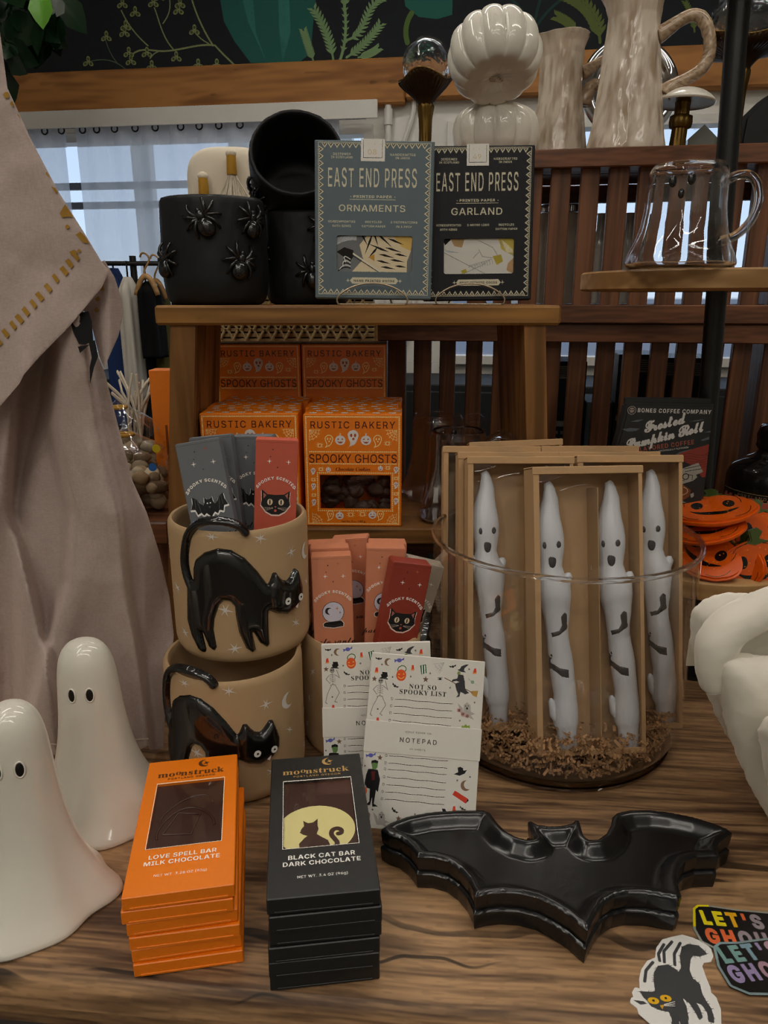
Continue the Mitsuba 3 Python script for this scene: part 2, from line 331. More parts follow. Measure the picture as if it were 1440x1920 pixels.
for x, y in ((230, 8), (254, 24), (236, 50), (234, 62), (242, 100), (246, 115), (288, 6), (338, 8), (335, 20), (365, 58), (331, 108), (276, 100), (285, 125), (372, 122), (407, 122), (300, -6), (166, 117), (200, 70)):
    for a in (90, 210, 330): ma.add(affinity.rotate(affinity.scale(Point(*aw(x + 6 * math.cos(math.radians(a)), y - 6 * math.sin(math.radians(a)))).buffer(5.2 * k, 4), 1, .72), a), '#8d9268', 4); ma.circ(*aw(x + 6 * math.cos(math.radians(a)), y - 6 * math.sin(math.radians(a))), 2.6 * k, '#4c5a34', 5)
def fern(pts, w, c, leaf, every=5):
    s = spline(pts, 26); ma.line(wl(s), w * k, c, 3)
    for i in range(3, 26, 2):
        d = unit(s[i] - s[i - 1])
        for sg in (-1, 1):
            n = np.array([-d[1], d[0]]) * sg; t = s[i] + d * leaf * .8 + n * leaf * .75; b = s[i] + n * leaf * .05
            ma.poly(wl([b - d * leaf * .18, (b + t) / 2 + n * leaf * .2, t, (b + t) / 2 - n * leaf * .22 + d * leaf * .1]), c, 4)
fern([(638, 112), (648, 60), (645, 0), (640, -40)], 5, G2, 9); fern([(648, 76), (680, 50), (700, 10), (712, 0)], 4, G2, 13); fern([(625, 112), (615, 70), (590, 20)], 4, G2, 14)
fern([(650, 108), (690, 75), (712, 48)], 4, G2, 13); fern([(588, 115), (578, 85), (570, 60)], 3, G2, 11); fern([(645, 20), (655, -10), (700, -10)], 4, G2, 12); fern([(672, 108), (695, 100), (708, 92)], 3, G2, 11)
vine([(764, 80), (762, 50), (772, 25)], 9, '#57703c')
fern([(1125, 80), (1110, 30), (1060, -10)], 5, '#5d6b3c', 22); fern([(1080, 60), (1060, 40), (1045, 32)], 4, '#5d6b3c', 14); fern([(1302, 60), (1296, 30), (1285, 5)], 3, '#5d6b3c', 9)
for x in (985, 1005, 1020): vine([(1000, 62), (x, 30), (x - 30 + (x - 985) * 2, -5)], 5, '#243f3a')
struct('wall_back', 'dark back wall with painted plants above a timber beam and white framed windows', [('plaster', P(wall, 'white_paint')), ('mural', ma.ply(frame([0, 0, 0], [1, 0, 0], [0, 0, 1], [0, -1, 0]), 'print_matt', dz=.0006))], WM)
struct('trim_1', 'long honey brown timber beam under the painted wall', P(bx(X0, aw(762, 150)[0], -.045, 0, ZB0, ZB1, .006), 'beam_wood'), WM)
struct('trim_2', 'shorter timber beam end right of the joint', P(bx(aw(763, 150)[0], X1, -.05, 0, ZB0 + .012, ZB1 - .004, .006), 'beam_wood'), WM)
for i, (a, b) in enumerate((W1, W2)):
    fr = [('frame', P(cat(bx(a, b, -.02, .05, ZW1 - .03, ZW1), bx(a, b, -.03, .05, ZW0, ZW0 + .03), bx(a, a + .03, -.02, .05, ZW0, ZW1), bx(b - .03, b, -.02, .05, ZW0, ZW1)), 'white_paint')),
          ('pane', P(bx(a, b, .055, .06, ZW0, ZW1, 0.0005), 'thin_glass'))]
    fr[1] = ('pane', P(mesh([(a, .056, ZW0), (b, .056, ZW0), (b, .056, ZW1), (a, .056, ZW1)], [(0, 1, 2), (0, 2, 3)]), 'thin_glass'))
    struct(f'window_{i + 1}', ('wide white framed window behind the sheer curtain', 'white framed window behind the pitchers')[i], fr, WM)
# sheer curtain panels on a rod with ring eyelets
zt = aw(300, 246, .03)[1]
for j, (pa, pb, lab, eyes) in enumerate(((60, 138, 'narrow sheer white curtain panel at the far left of the window', (100, 131)), (157, 640, 'wide sheer white curtain panel with steel eyelets', (170, 196, 229, 267, 304, 351, 385, 421, 460, 505, 560, 610)))):
    a, b = aw(pa, 300, .03)[0], aw(pb, 300, .03)[0]; n = int((b - a) / .012); u = np.linspace(0, 1, n); zz = np.linspace(zt + .015, .22, 12)
    V = np.array([[a + (b - a) * s, -.07 + .012 * math.sin(s * (b - a) * 62 + .3 * math.sin(3 * h + j)) * (1 - .3 * h), z] for h, z in zip(np.linspace(0, 1, 12), zz) for s in u])
    Fq = [(r * n + c, r * n + c + 1, (r + 1) * n + c + 1, (r + 1) * n + c) for r in range(11) for c in range(n - 1)]
    Fq = np.array(Fq); cl = P(mesh(V, np.vstack([Fq[:, [0, 1, 2]], Fq[:, [0, 2, 3]]])), 'sheer', True)
    hem = P(bx(a, b, -.0655, -.0645, zt - .05, zt + .02, .0002), 'sheer')
    ey = [('eyelet', P(xf(tube([(.011 * math.cos(t), 0, .011 * math.sin(t)) for t in np.arange(0, 6.2, .4)], .0026, 6, True), TR(aw(e, 250, .03)[0], -.085, zt + .001)), 'black_steel')) for e in eyes]
    thing('sheer_curtain', lab, 'curtain', [('panel', cl), ('hem', hem)] + ey, WM)
struct('trim_3', 'white head board under the timber beam hiding the curtain rod', P(bx(W1[0] - .1, W1[1] + .03, -.105, -.098, zt + .004, ZB0 + .002, .001), 'white_paint'), WM)
thing('curtain_rod', 'thin dark rod carrying the sheer curtains across the window', 'curtain rod', P(tube([(W1[0] + .02, -.03, zt + .022), (W1[1] - .02, -.03, zt + .022)], .005, 8), 'black_steel'), WM)
# porch seen through the window
thing('porch_railing', 'grey porch railing outside beyond the sheer curtain', 'railing', [('rail', P(bx(-2.2, 2.4, 1.2, 1.24, aw(300, 344, -1.2)[1] - .02, aw(300, 344, -1.2)[1] + .012), 'black_steel')), ('rail', P(bx(-2.2, 2.4, 1.2, 1.24, aw(300, 381, -1.2)[1] - .02, aw(300, 381, -1.2)[1] + .012), 'black_steel'))] +
      [('post', P(bx(x - .05, x + .05, 1.24, 1.3, -.7, 2.6), 'white_paint')) for x in (-.95, -.42, .12, 1.0)], WM)
struct('ground_1', 'pale paving outside the windows', P(bx(-5, 5, .14, 7, -.85, -.78), 'plaster'), WM)
thing('added_cabinet', 'long dark cabinet added to darken the view under the windows', 'cabinet', [('body', P(bx(-.55, 2.6, -.42, -.06, -.76, .22, .004), 'dark_wall'))] + [('door', P(bx(-.54 + i * .525, -.54 + i * .525 + .515, -.44, -.421, -.70, .20, .003), 'dark_wall')) for i in range(6)], WM)  # invented cabinet, a dark backing for the gaps between the slats
# white conduits between the two windows
xa = aw(730, 240)[0]; xb = aw(757, 240)[0]
thing('conduit', 'straight white pipe on the wall left of the glass mushroom', 'pipe', [('pipe', P(tube([(xa, -.028, ZB0 + .03), (xa, -.028, -.5)], .011, 12), 'white_paint', 40)), ('coupling', P(tube([(xa, -.028, ZB0 - .012), (xa, -.028, ZB0 - .06)], .015, 12), 'white_paint', 40))], WM)
thing('conduit', 'thin white cable bending down the wall behind the brass mushroom stem', 'cable', P(tube(spline([(xb + .035, -.02, ZB0 + .02), (xb + .03, -.02, ZB0 - .04), (xb, -.02, ZB0 - .12), (xb - .01, -.02, ZB0 - .3), (xb - .01, -.02, .3)], 30), .008, 8), 'white_paint', 40), WM)
# shell behind and beside the camera
struct('floor', 'dark shop floor', P(bx(-2.6, 2.9, -2.4, 3.2, -.80, -.76), 'floor_paint'))
struct('ceiling', 'pale shop ceiling', P(bx(-2.6, 2.9, -2.4, 3.2, 1.98, 2.02), 'plaster'))
struct('wall_left', 'pale left shop wall', P(bx(-2.52, -2.48, -2.3, 3.15, -.76, 1.98), 'plaster'))
struct('wall_right', 'pale right shop wall', P(bx(2.68, 2.72, -2.3, 2.6, -.76, 1.98), 'plaster'))
struct('wall_front', 'pale shop wall behind the viewer', P(bx(-2.48, 2.68, -2.34, -2.3, -.76, 1.98), 'plaster'))
for i, (x, y, rot, where) in enumerate(LAMPS):
    q = mesh([(-.75, -.03, 0), (.75, -.03, 0), (.75, .03, 0), (-.75, .03, 0)], [(0, 2, 1), (0, 3, 2)])
    e = {**P(q, 'white_paint'), 'emitter': {'type': 'area', 'radiance': {'type': 'rgb', 'value': [LAMP * c for c in LAMP_TINT]}}}
    thing('ceiling_light', 'long tube light on the shop ceiling ' + where, 'lamp', [('housing', P(bx(-.77, .77, -.06, .06, .002, .06), 'white_paint')), ('diffuser', e)], TR(x, y, 1.915) @ RZ(rot), 'ceiling tube lights')
# ---------------------------------------------------------------- the display table
tp = []
for x in (-1.0, 1.25):
    pass
prof = [(0.0, -.026), (.004, -.0285), (.78, -.0285), (.78, 0.0), (.016, 0.0), (.009, -.0015), (.004, -.006), (.001, -.013)]
tab = trimesh.creation.extrude_polygon(Polygon(prof), 2.3, engine='earcut')        # profile: depth, height; extruded along the table
tab = xf(tab, frame([-1.05, 0, 0], [0, 1, 0], [0, 0, 1], [1, 0, 0]))
TM = TR(0, .400, 0) @ RZ(-5.4)
thing('display_table', 'brown wood grain display table carrying the Halloween goods', 'table',
      [('tabletop', P(tab, 'table_wood', 25)), ('apron', P(bx(-1.0, 1.2, .06, .08, -.12, -.029), 'table_wood'))] +
      [('leg', P(bx(x - .03, x + .03, y - .03, y + .03, -.76, -.029), 'table_wood')) for x in (-.95, 1.15) for y in (.1, .72)], TM)

# ---------------------------------------------------------------- ghosts
gp = [(.0, .1815), (.006, .1812), (.012, .1795), (.0175, .1755), (.0215, .170), (.0245, .163), (.0265, .154), (.028, .142), (.0292, .128), (.0305, .112), (.0325, .095), (.0355, .078), (.040, .060), (.046, .044), (.053, .030), (.061, .017), (.068, .008), (.0715, .003), (.071, .0004), (.066, .0)]
def ghost_r(ph, am):
    def f(t, z, i):
        k = np.clip((.13 - z) / .13, 0, 1) ** 1.6
        return 1 + k * am * (np.sin(4 * t + ph) * .55 + .3 * np.sin(7 * t + 2.1 * ph) + .25 * np.sin(2 * t + ph * .7))
    return f
def make_ghost(ph, am, ex, ey):
    from scipy.interpolate import PchipInterpolator
    pr = np.array(gp); d = np.r_[0, np.cumsum(np.linalg.norm(np.diff(pr, axis=0), axis=1))]; s = np.linspace(0, d[-1], 60)
    pr = np.stack([PchipInterpolator(d, pr[:, 0])(s), PchipInterpolator(d, pr[:, 1])(s)], 1)[::-1]
    body = xf(lathe(pr, 96, ghost_r(ph, am)), SC(ex, ey, 1))
    parts = [('body', P(body, 'white_ceramic', True))]
    for sx in (-1, 1):
        x = sx * .0078; z = .1365; y = -.0287 * ey * math.sqrt(1 - (x / (.0287 * ex)) ** 2)
        M = TR(x, y, z) @ RZ(math.degrees(math.asin(x / .0287)) * .9) @ RX(-4)
        parts.append(('eye', P(xf(ball((0, 0, 0), (.0031, .0011, .0058), 3), M), 'hole_black', True)))
        ring = [(.0036 * math.cos(a), -.0002, .0065 * math.sin(a)) for a in np.arange(0, 6.28, .3)]
        parts.append(('eye__rim', P(xf(tube(ring, .0008, 6, True), M), 'white_ceramic', True)))
    for i in range(1, len(parts)): pass
    return parts
def put_ghost(label, x, y, rz, ph, am, ex, ey):
    ps = make_ghost(ph, am, ex, ey); n = 0; out = []
    for nm, q in ps: out.append((nm if not nm.startswith('eye__') else ('eye__rim' if n == 0 else 'eye_001__rim'), q)); n += nm.startswith('eye__')
    thing('ghost_figurine', label, 'figurine', out, TR(x, y, 0) @ RZ(rz), plabel={'eye': 'black oval eye'})
put_ghost('front white glazed ghost figurine cut by the left picture edge', -.287, .502, 12, 1.9, .15, .88, .80)
put_ghost('rear white glazed ghost figurine beside the hanging linen cloth', -.273, .612, 4, .4, .09, .95, .78)

# ---------------------------------------------------------------- chocolate bars
CW, CL = .079, .1625
def carton(h, hole):
    m = bx(-CW / 2, CW / 2, 0, CL, 0, h, .0007)
    return unman(man(m) - m3.Manifold.cube((.057, .081, h)).translate((-.0285, .0475, h - .004))) if hole else m
def crescent(cx, cy, r, rot=0, k=.45): return affinity.rotate(Point(cx, cy).buffer(r, 10).difference(Point(cx + r * k, cy + r * .12).buffer(r * .85, 10)), rot, origin=(cx, cy))
def choc_art(ink, l1, l2, l3, white):
    a = Art()
    a.add(crescent(.010, .1527, .0050, 0, .4), ink, 2); a.poly([(.0085, .1508), (.0110, .1532), (.0104, .1555), (.0127, .1540), (.0150, .1535), (.0127, .1525), (.0132, .1500), (.0114, .1520)], ink, 2)
    x = -.0295
    a.text('mo', -.0222, .1372, .0076, ink, kind='b', sx=1.06, sp=.01); a.text('o', -.0118, .1388, .0066, ink, kind='b', sx=1.06); a.text('nstruck', .0088, .1372, .0076, ink, kind='b', sx=1.06, sp=.01); a.text('PORTLAND OREGON', 0, .1328, .0024, ink, w=600, sp=.22)
    a.text(l1, 0, .0355, .0043, white, w=700, sp=.03); a.text(l2, 0, .0290, .0043, white, w=700, sp=.03); a.text(l3, 0, .0168, .0024, white, w=500, sp=.03)
    for b in ((-.0290, .047, -.0285, .129), (.0285, .047, .0290, .129), (-.029, .128, .029, .129), (-.029, .047, .029, .0475)): a.rect(*b, white, 1)
    return a
def relief(poly, step, fn, back=-.0005):
    v, f, d = tri_fill(poly, step); return mesh(np.c_[v, fn(d, v)], f)
# bar inside the window: plain slab, the dark one with a cream moon and a dark cat
slab = bx(-.0283, .0283, .0477, .1283, -.0005, .0002, .0001)
moon = affinity.scale(Point(-.003, .069).buffer(.0305, 24), 1.0, .92).intersection(sbox(-.0283, .0477, .0283, .1283))
catp = Polygon([(-.016, .0477), (-.0165, .054), (-.0125, .0595), (-.0095, .0625), (-.013, .064), (-.0155, .0665), (-.0145, .070), (-.0122, .0735), (-.0128, .0795), (-.0092, .0762), (-.0052, .0768), (-.0015, .0805), (-.0018, .0735), (-.0012, .069), (-.003, .0635), (.001, .0595), (.0055, .0555), (.0068, .051), (.0065, .0477)])
tail = LineString(spline([(.0075, .0478), (.0125, .052), (.0105, .057), (.0085, .0625), (.011, .0675), (.0155, .067), (.0165, .0635), (.0138, .062)], 30)).buffer(.0018, 4)
def choc_bar(dark, h):
    M = TR(0, 0, h - .0032); q = [('chocolate_bar', P(slab, 'brown_choc'), M)]
    if dark:
        q += [('chocolate_bar__moon', P(relief(moon, .002, lambda d, v: .0004 + 0 * d), 'cream_choc'), M), ('chocolate_bar__cat', P(extr(catp.union(tail), .0003, .0009), 'brown_choc'), M)]
    else:
        ln = [spline([(-.022, .06), (-.015, .085), (0, .095), (.014, .088), (.022, .07)], 20), spline([(-.02, .075), (-.005, .105), (.012, .11), (.02, .098)], 20), [(-.018, .065), (.004, .062), (.010, .085), (-.008, .09), (-.018, .065)]]
        q += [('chocolate_bar__relief', P(cat([tube([(x, y, .0002) for x, y in l], .0011, 6) for l in ln]), 'brown_choc', True), M)]
    q.append(('window_film', P(mesh([(-.0285, .0475, 0), (.0285, .0475, 0), (.0285, .1285, 0), (-.0285, .1285, 0)], [(0, 1, 2), (0, 2, 3)]), 'film'), TR(0, 0, h - .0006)))
    return q
def choc_stack(nm, bsdf, o, yaw, n, h, art, dark, lab, jit):
    B = TR(o[0], o[1], 0) @ RZ(yaw); full, plain = P(carton(h - .0004, True), bsdf), P(carton(h - .0004, False), bsdf)
    flap = P(cat(bx(-CW / 2 + .005, CW / 2 - .005, -.0006, .0002, .0008, .0026, .0002)), bsdf)
    for i in range(n):
        dx, dy, a = jit[i]; M = B @ TR(dx, dy, i * h) @ RZ(a); top = i == n - 1
        parts = [('carton', full if top else plain), ('flap', flap)]
        if top: parts += [('print', art.ply(TR(0, 0, h - .0003), 'print'))] + choc_bar(dark, h)
        thing(nm, lab(i, n), 'chocolate bar', parts, M, plabel={'carton': 'card box'} if top else None)
ORD = ['bottom', 'second from the bottom', 'third from the bottom', 'fourth from the bottom', 'fifth from the bottom', 'topmost']
choc_stack('chocolate_bar_box', 'orange_card', (-.1473, .4339), 10.1, 6, .0117, choc_art('#5a3210', 'LOVE SPELL BAR', 'MILK CHOCOLATE', 'NET WT. 3.28 OZ (93g)', '#f2e6d4'), False,
           lambda i, n: f'orange chocolate bar box, {ORD[i]} of the orange stack' + (', brown chocolate in its window' if i == n - 1 else ''),
           [(.003, -.002, -.5), (.0025, .0005, .6), (.002, -.001, -.8), (.001, .001, .4), (-.0015, -.0005, -.6), (0, 0, 0)])
choc_stack('chocolate_bar_box', 'black_card', (-.0416, .4183), 7.0, 6, .0137, choc_art('#b08d55', 'BLACK CAT BAR', 'DARK CHOCOLATE', 'NET WT. 3.4 OZ (96g)', '#e8e6e0'), True,
           lambda i, n: f'black chocolate bar box, {ORD[i]} of the black stack' + (', cat and moon in its window' if i == n - 1 else ''),
           [(-.0005, .0015, .2), (-.0008, -.0005, -.3), (-.0005, -.001, .3), (.0008, .0005, -.2), (.001, -.0015, .4), (0, 0, 0)])

# ---------------------------------------------------------------- bat plates
bt = [(25, 145), (60, 120), (120, 98), (200, 82), (300, 75), (400, 75), (425, 85), (450, 120), (480, 150), (520, 172), (560, 182), (587, 176), (574, 150), (563, 118), (572, 113), (600, 128), (640, 133), (690, 131), (725, 122), (738, 110), (750, 112), (758, 140), (765, 165),
      (785, 183), (820, 181), (850, 160), (868, 128), (872, 100), (890, 84), (930, 75), (1000, 73), (1080, 82), (1170, 100), (1240, 122), (1290, 142), (1310, 158), (1290, 172), (1265, 190), (1255, 208), (1262, 243), (1230, 243), (1180, 245), (1140, 258), (1118, 285), (1110, 320), (1115, 360),
      (1125, 388), (1112, 398), (1060, 390), (1000, 380), (930, 378), (880, 390), (840, 415), (815, 450), (795, 490), (782, 515), (755, 495), (715, 460), (660, 425), (600, 395), (540, 380), (470, 375), (420, 380), (370, 392), (365, 370), (345, 330), (310, 290), (270, 262), (220, 248), (160, 245), (150, 230), (130, 205), (95, 178), (55, 165)]
bp = np.array([az(700 + x / 1.946, 1480 + y / 1.946, .033)[:2] for x, y in bt]); bo = bp.mean(0)
batp = Polygon(bp - bo).buffer(.0012, 4).buffer(-.0024, 4).buffer(.0012, 4)
def plate():
    H = .0165
    def hf(d, v):
        return H - .0095 * smooth01((d - .0035) / .014) - np.where(d < .0025, .0018 * (1 - d / .0025) ** 2, 0)
    v, f, d = tri_fill(batp, .0021); top = mesh(np.c_[v, hf(d, v)], f)
    ring = np.array(shapely.segmentize(batp, .0021).exterior.coords)[:-1]; c = unit_in(ring, batp)
    lv = [(0.0, H - .0018), (-.0002, H - .004), (.0005, .005), (.0010, .0012), (.0018, 0.0)]
    V, Fc, n = [], [], len(ring)
    for o, z in lv: V.append(np.c_[ring + c * o, np.full(n, z)])
    a = np.arange(n); b = (a + 1) % n
    for i in range(len(lv) - 1): Fc += [np.stack([i * n + a, (i + 1) * n + a, (i + 1) * n + b], 1), np.stack([i * n + a, (i + 1) * n + b, i * n + b], 1)]
    w = mesh(np.vstack(V), np.vstack(Fc)); vb, fb, _ = tri_fill(batp.buffer(-.0018), .006); bot = mesh(np.c_[vb, np.zeros(len(vb))], fb[:, ::-1])
    return cat(top, w, bot)
def smooth01(x): x = np.clip(x, 0, 1); return x * x * (3 - 2 * x)
def unit_in(ring, poly):
    """Inward unit normals of a ring of points."""
    t = np.roll(ring, -1, 0) - np.roll(ring, 1, 0); n = np.stack([-t[:, 1], t[:, 0]], 1); n /= np.linalg.norm(n, axis=1, keepdims=True) + 1e-12
    s = np.sign(poly.exterior.is_ccw - .5); return n * s
pl = P(plate(), 'black_ceramic', 50)
thing('bat_plate', 'lower glossy black bat shaped plate lying on the table', 'plate', pl, TR(bo[0], bo[1], 0), None)
thing('bat_plate', 'upper glossy black bat shaped plate nested on its twin', 'plate', pl, TR(bo[0] + .0005, bo[1] + .001, .0166), None)

# ---------------------------------------------------------------- stickers
def zt2(pts): return [az(700 + x / 1.946, 1480 + y / 1.946, .001)[:2] for x, y in pts]
co = az(1275, 1850, .001)[:2]
def cz(pts): return [p - co for p in zt2(pts)]
cat_out = Polygon(cz([(945, 775), (948, 765), (958, 760), (952, 742), (960, 728), (980, 735), (978, 690), (985, 660), (1005, 630), (1035, 618), (1040, 580), (1060, 552), (1095, 542), (1130, 535), (1165, 545), (1200, 560), (1225, 580), (1233, 605), (1225, 622), (1200, 625), (1192, 640), (1205, 680), (1222, 720), (1225, 740), (1245, 760), (1260, 800), (1262, 870), (1250, 900), (1100, 900), (1050, 880), (1010, 845), (975, 815), (970, 795)])).buffer(.0015, 4)
ca = Art(); ca.add(cat_out, '#d9d8d4', 1)
body = Polygon(cz([(975, 738), (1020, 740), (1030, 735), (1025, 700), (1025, 670), (1040, 645), (1075, 640), (1100, 655), (1115, 668), (1125, 650), (1120, 610), (1128, 575), (1150, 565), (1185, 570), (1208, 590), (1215, 600), (1190, 608), (1165, 605), (1155, 620), (1152, 660), (1165, 690), (1190, 710), (1198, 745), (1215, 775), (1232, 800), (1242, 835), (1240, 850), (1225, 845), (1220, 815), (1200, 785), (1175, 775), (1190, 800), (1200, 830), (1190, 838), (1178, 815), (1155, 780), (1130, 760), (1128, 765), (1140, 790), (1148, 830), (1145, 880), (1130, 900), (1125, 860), (1115, 835), (1112, 870), (1100, 900), (1085, 900), (1092, 840), (1080, 810), (1050, 805), (1015, 790), (1000, 770), (985, 755)]))
ca.add(body.buffer(.0004), '#3a3b3d', 2)
rr = np.random.default_rng(5); bc = np.array(shapely.segmentize(body.exterior, .0016).coords)
for q in bc[::1]:
    e = unit(rr.normal(size=2)) * .0022; ca.poly([q - e * .3 + e[::-1] * .2, q + e * 1.2, q - e * .3 - e[::-1] * .2], '#2f3032', 2)
for pts in ([(1045, 625), (1040, 600), (1060, 565)], [(1062, 630), (1060, 590), (1090, 555)], [(990, 700), (995, 660), (1020, 630)], [(1100, 640), (1098, 600), (1120, 560)]): ca.line(cz(pts), .0022, '#3a3b3d', 2)
ca.poly(cz([(948, 768), (985, 772), (1000, 782), (975, 785)]), '#3a3b3d', 2)
for x, y in ((1022, 771), (1067, 762)): ca.add(affinity.scale(Point(*cz([(x, y)])[0]).buffer(.0034, 5), 1.2, .8), '#d9a514', 3); ca.circ(*cz([(x, y)])[0], .0009, '#221d10', 4)
ca.poly(cz([(1045, 788), (1062, 785), (1055, 803)]), '#c9962a', 3)
for d in (0, 8, 16): ca.line(cz([(1062, 785 + d * .3), (1100, 775 + d)]), .0005, '#d9d8d4', 4)
thing('cat_sticker', 'die cut sticker of an arched dark cat with yellow eyes', 'sticker', [('backing', P(extr(cat_out, 0, .0006), 'paper')), ('print', ca.ply(TR(0, 0, .0006), 'print'))], TR(co[0], co[1], 0))
for i, (pts, lab, hue, rot, z0) in enumerate((([(1180, 440), (1190, 431), (1230, 432), (1330, 447), (1500, 462), (1640, 470), (1650, 540), (1600, 585), (1400, 575), (1250, 572), (1205, 550), (1182, 510)], 'black sticker with yellow and orange foil bubble letters at the right edge', ['#e0cf1c', '#e2a81e', '#d8663a', '#8d8288', '#8a7a80'], 0, 0.0),
                                         ([(1255, 585), (1270, 573), (1330, 572), (1420, 560), (1560, 548), (1690, 545), (1700, 640), (1660, 720), (1480, 742), (1370, 740), (1310, 715), (1270, 650)], 'black sticker with teal and lilac foil bubble letters, the nearer one', ['#6f9490', '#74909e', '#8d7fa6', '#a0808f', '#76908a'], 1, .0012))):
    q = np.array(zt2(pts)); o = q.mean(0); pg = Polygon(q - o).buffer(.003, 5); a = Art(); a.add(pg, '#8d8f88' if i == 0 else '#76888c', 1); a.add(pg.intersection(Point(pg.bounds[0], pg.bounds[3]).buffer(.022)), hue[0] if i == 0 else '#7f9598', 2); a.add(pg.buffer(-.0020), '#121214', 3)
    l = zt2([(1200, 500), (1440, 520)] if i == 0 else [(1275, 640), (1440, 620)]); l = [p - o for p in l]
    ex = unit(l[1] - l[0]); ang = math.degrees(math.atan2(ex[1], ex[0])); ey = np.array([-ex[1], ex[0]]); st = np.array(zt2([(1204, 492)] if i == 0 else [(1282, 640)])[0]) - o; s2 = np.array(zt2([(1222, 560)] if i == 0 else [(1318, 712)])[0]) - o
    adj = .0100
    for txt, p0 in (("LET'S GO", st), ('GHOULS', s2)):
        at = 0.0
        for n, ch in enumerate(txt):
            g, adv = glyph(ch, 'i', 850)
            if g is not None: a.add(affinity.translate(affinity.rotate(affinity.scale(affinity.translate(g.buffer(.03, 3), at, 0), adj, .0138, origin=(0, 0)), ang, origin=(0, 0)), *p0), hue[(n * 3 // 4 + (txt[0] == 'G') * 2) % 5], 4)
            at += adv + .20
    thing('letter_sticker', lab, 'sticker', [('backing', P(extr(pg, 0, .0006), 'black_card')), ('print', a.ply(TR(0, 0, .0006), 'glaze'))], TR(o[0], o[1], z0))
# ---------------------------------------------------------------- cat planters
PR, PH = .069, .136
potprof = [(0, .004), (.040, .0), (.060, .0), (.0655, .003), (.0682, .009), (PR, .016), (PR, .128), (.0684, .133), (.0665, .1358), (.0642, .1352), (.0625, .132), (.062, .127), (.061, .02), (.055, .013), (0, .012)]
pot_m = P(lathe(potprof, 96), 'stoneware', 40)
def pz(u, v):
    s = max(-.995, min(.995, (u - 536) / 412.)); t = math.asin(s); return PR * t, PH * (985 - (v + 85 * (1 - math.cos(t)))) / 835. + .002
catb = [(300, 455), (345, 455), (350, 380), (365, 330), (420, 285), (500, 258), (570, 268), (640, 318), (700, 398), (735, 460), (752, 490), (765, 470), (782, 420), (797, 420), (812, 450), (828, 474), (850, 482), (865, 460), (885, 415), (896, 418), (905, 470), (912, 530), (910, 590), (890, 650), (840, 687), (790, 672), (750, 645), (748, 700), (746, 760), (748, 860), (735, 882), (700, 850), (670, 780), (655, 725), (660, 800), (672, 890), (655, 907), (625, 880), (590, 780), (578, 680), (575, 610), (550, 577), (515, 570), (485, 600), (450, 690), (440, 760), (452, 870), (440, 894), (412, 870), (385, 790), (368, 735), (372, 800), (387, 890), (378, 912), (350, 892), (310, 800), (290, 700), (293, 600), (300, 500)]
catl = spline([(652, 165), (615, 122), (540, 97), (460, 95), (390, 115), (340, 165), (312, 240), (298, 320), (300, 400), (318, 470), (340, 520)], 60)
catpoly = Polygon([pz(*q) for q in catb]).buffer(.0006, 4); tailp = LineString([pz(*q) for q in catl]).buffer(.0042, 6)
catpoly = catpoly.union(tailp).buffer(.0005).buffer(-.0005)
def infl(h, w): return lambda d, v: h * np.sqrt(np.clip(1 - (1 - np.clip(d / w, 0, 1)) ** 2, 0, 1)) - .0006
leg1 = Polygon([pz(*q) for q in [(300, 560), (350, 540), (372, 640), (366, 740), (372, 800), (387, 890), (378, 912), (350, 892), (310, 800), (290, 700)]]); leg2 = Polygon([pz(*q) for q in [(590, 560), (640, 560), (655, 640), (655, 725), (660, 800), (672, 890), (655, 907), (625, 880), (590, 780), (578, 680)]])
headp = Polygon([pz(*q) for q in [(752, 490), (765, 470), (782, 420), (797, 420), (812, 450), (828, 474), (850, 482), (865, 460), (885, 415), (896, 418), (905, 470), (912, 530), (910, 590), (890, 650), (840, 687), (790, 672), (752, 640), (742, 560)]])
cat_m = wrap(cat(relief(catpoly, .0013, infl(.0062, .011)), relief(headp.buffer(.0004), .0013, infl(.0086, .010)), relief(leg1, .0013, infl(.0068, .006)), relief(leg2, .0013, infl(.0068, .006)), relief(tailp, .0013, infl(.0066, .0045))), PR)
eyes = Art()
for (u, v) in ((828, 592), (885, 583)): x, y = pz(u, v); eyes.circ(x, y, .0031, '#d9d8d2', 1, .0037); eyes.circ(x + .0002, y, .0010, '#0a0a0a', 3)
x, y = pz(868, 632); eyes.poly([(x - .0022, y - .0006), (x + .002, y + .0022), (x + .0004, y - .003)], '#d8c9c4', 1)
eyes_p = eyes.ply(fn=lambda m: wrap(mesh(np.array(m.vertices) + [0, 0, .0083], m.faces), PR))
def asterisk(a, x, y, r, col='#cfcac2', rot=0):
    for i in range(3):
        t = math.radians(rot + i * 60 + 12 * math.sin(7 * x * 1000 + i)); dx, dy = math.cos(t) * r * (1 + .25 * (i == 1)), math.sin(t) * r * (1 + .25 * (i == 1))
        w = r * .13; a.poly([(x - dx, y - dy), (x - dy / r * w, y + dx / r * w), (x + dx, y + dy), (x + dy / r * w, y - dx / r * w)], col, 1)
stars = []
def star_part(fn): a = Art(); fn(a); stars.append(('star', a.ply(fn=lambda m: wrap(mesh(np.array(m.vertices) + [0, 0, .0003], m.faces), PR), bsdf='print_matt')))
for u, v, r in ((140, 215, 34), (468, 188, 34), (727, 202, 36), (877, 305, 38), (215, 525, 40), (518, 635, 44), (248, 808, 40), (558, 880, 40), (887, 765, 38), (940, 520, 30), (134, 625, 30)): star_part(lambda a: asterisk(a, *pz(u, v), r * PR / 412, rot=80 + u % 40))
for t in (100, 130, 160, 195, 225, 255):
    for z in (.03, .065, .1): star_part(lambda a: asterisk(a, PR * math.radians(t + z * 200), z, .006))
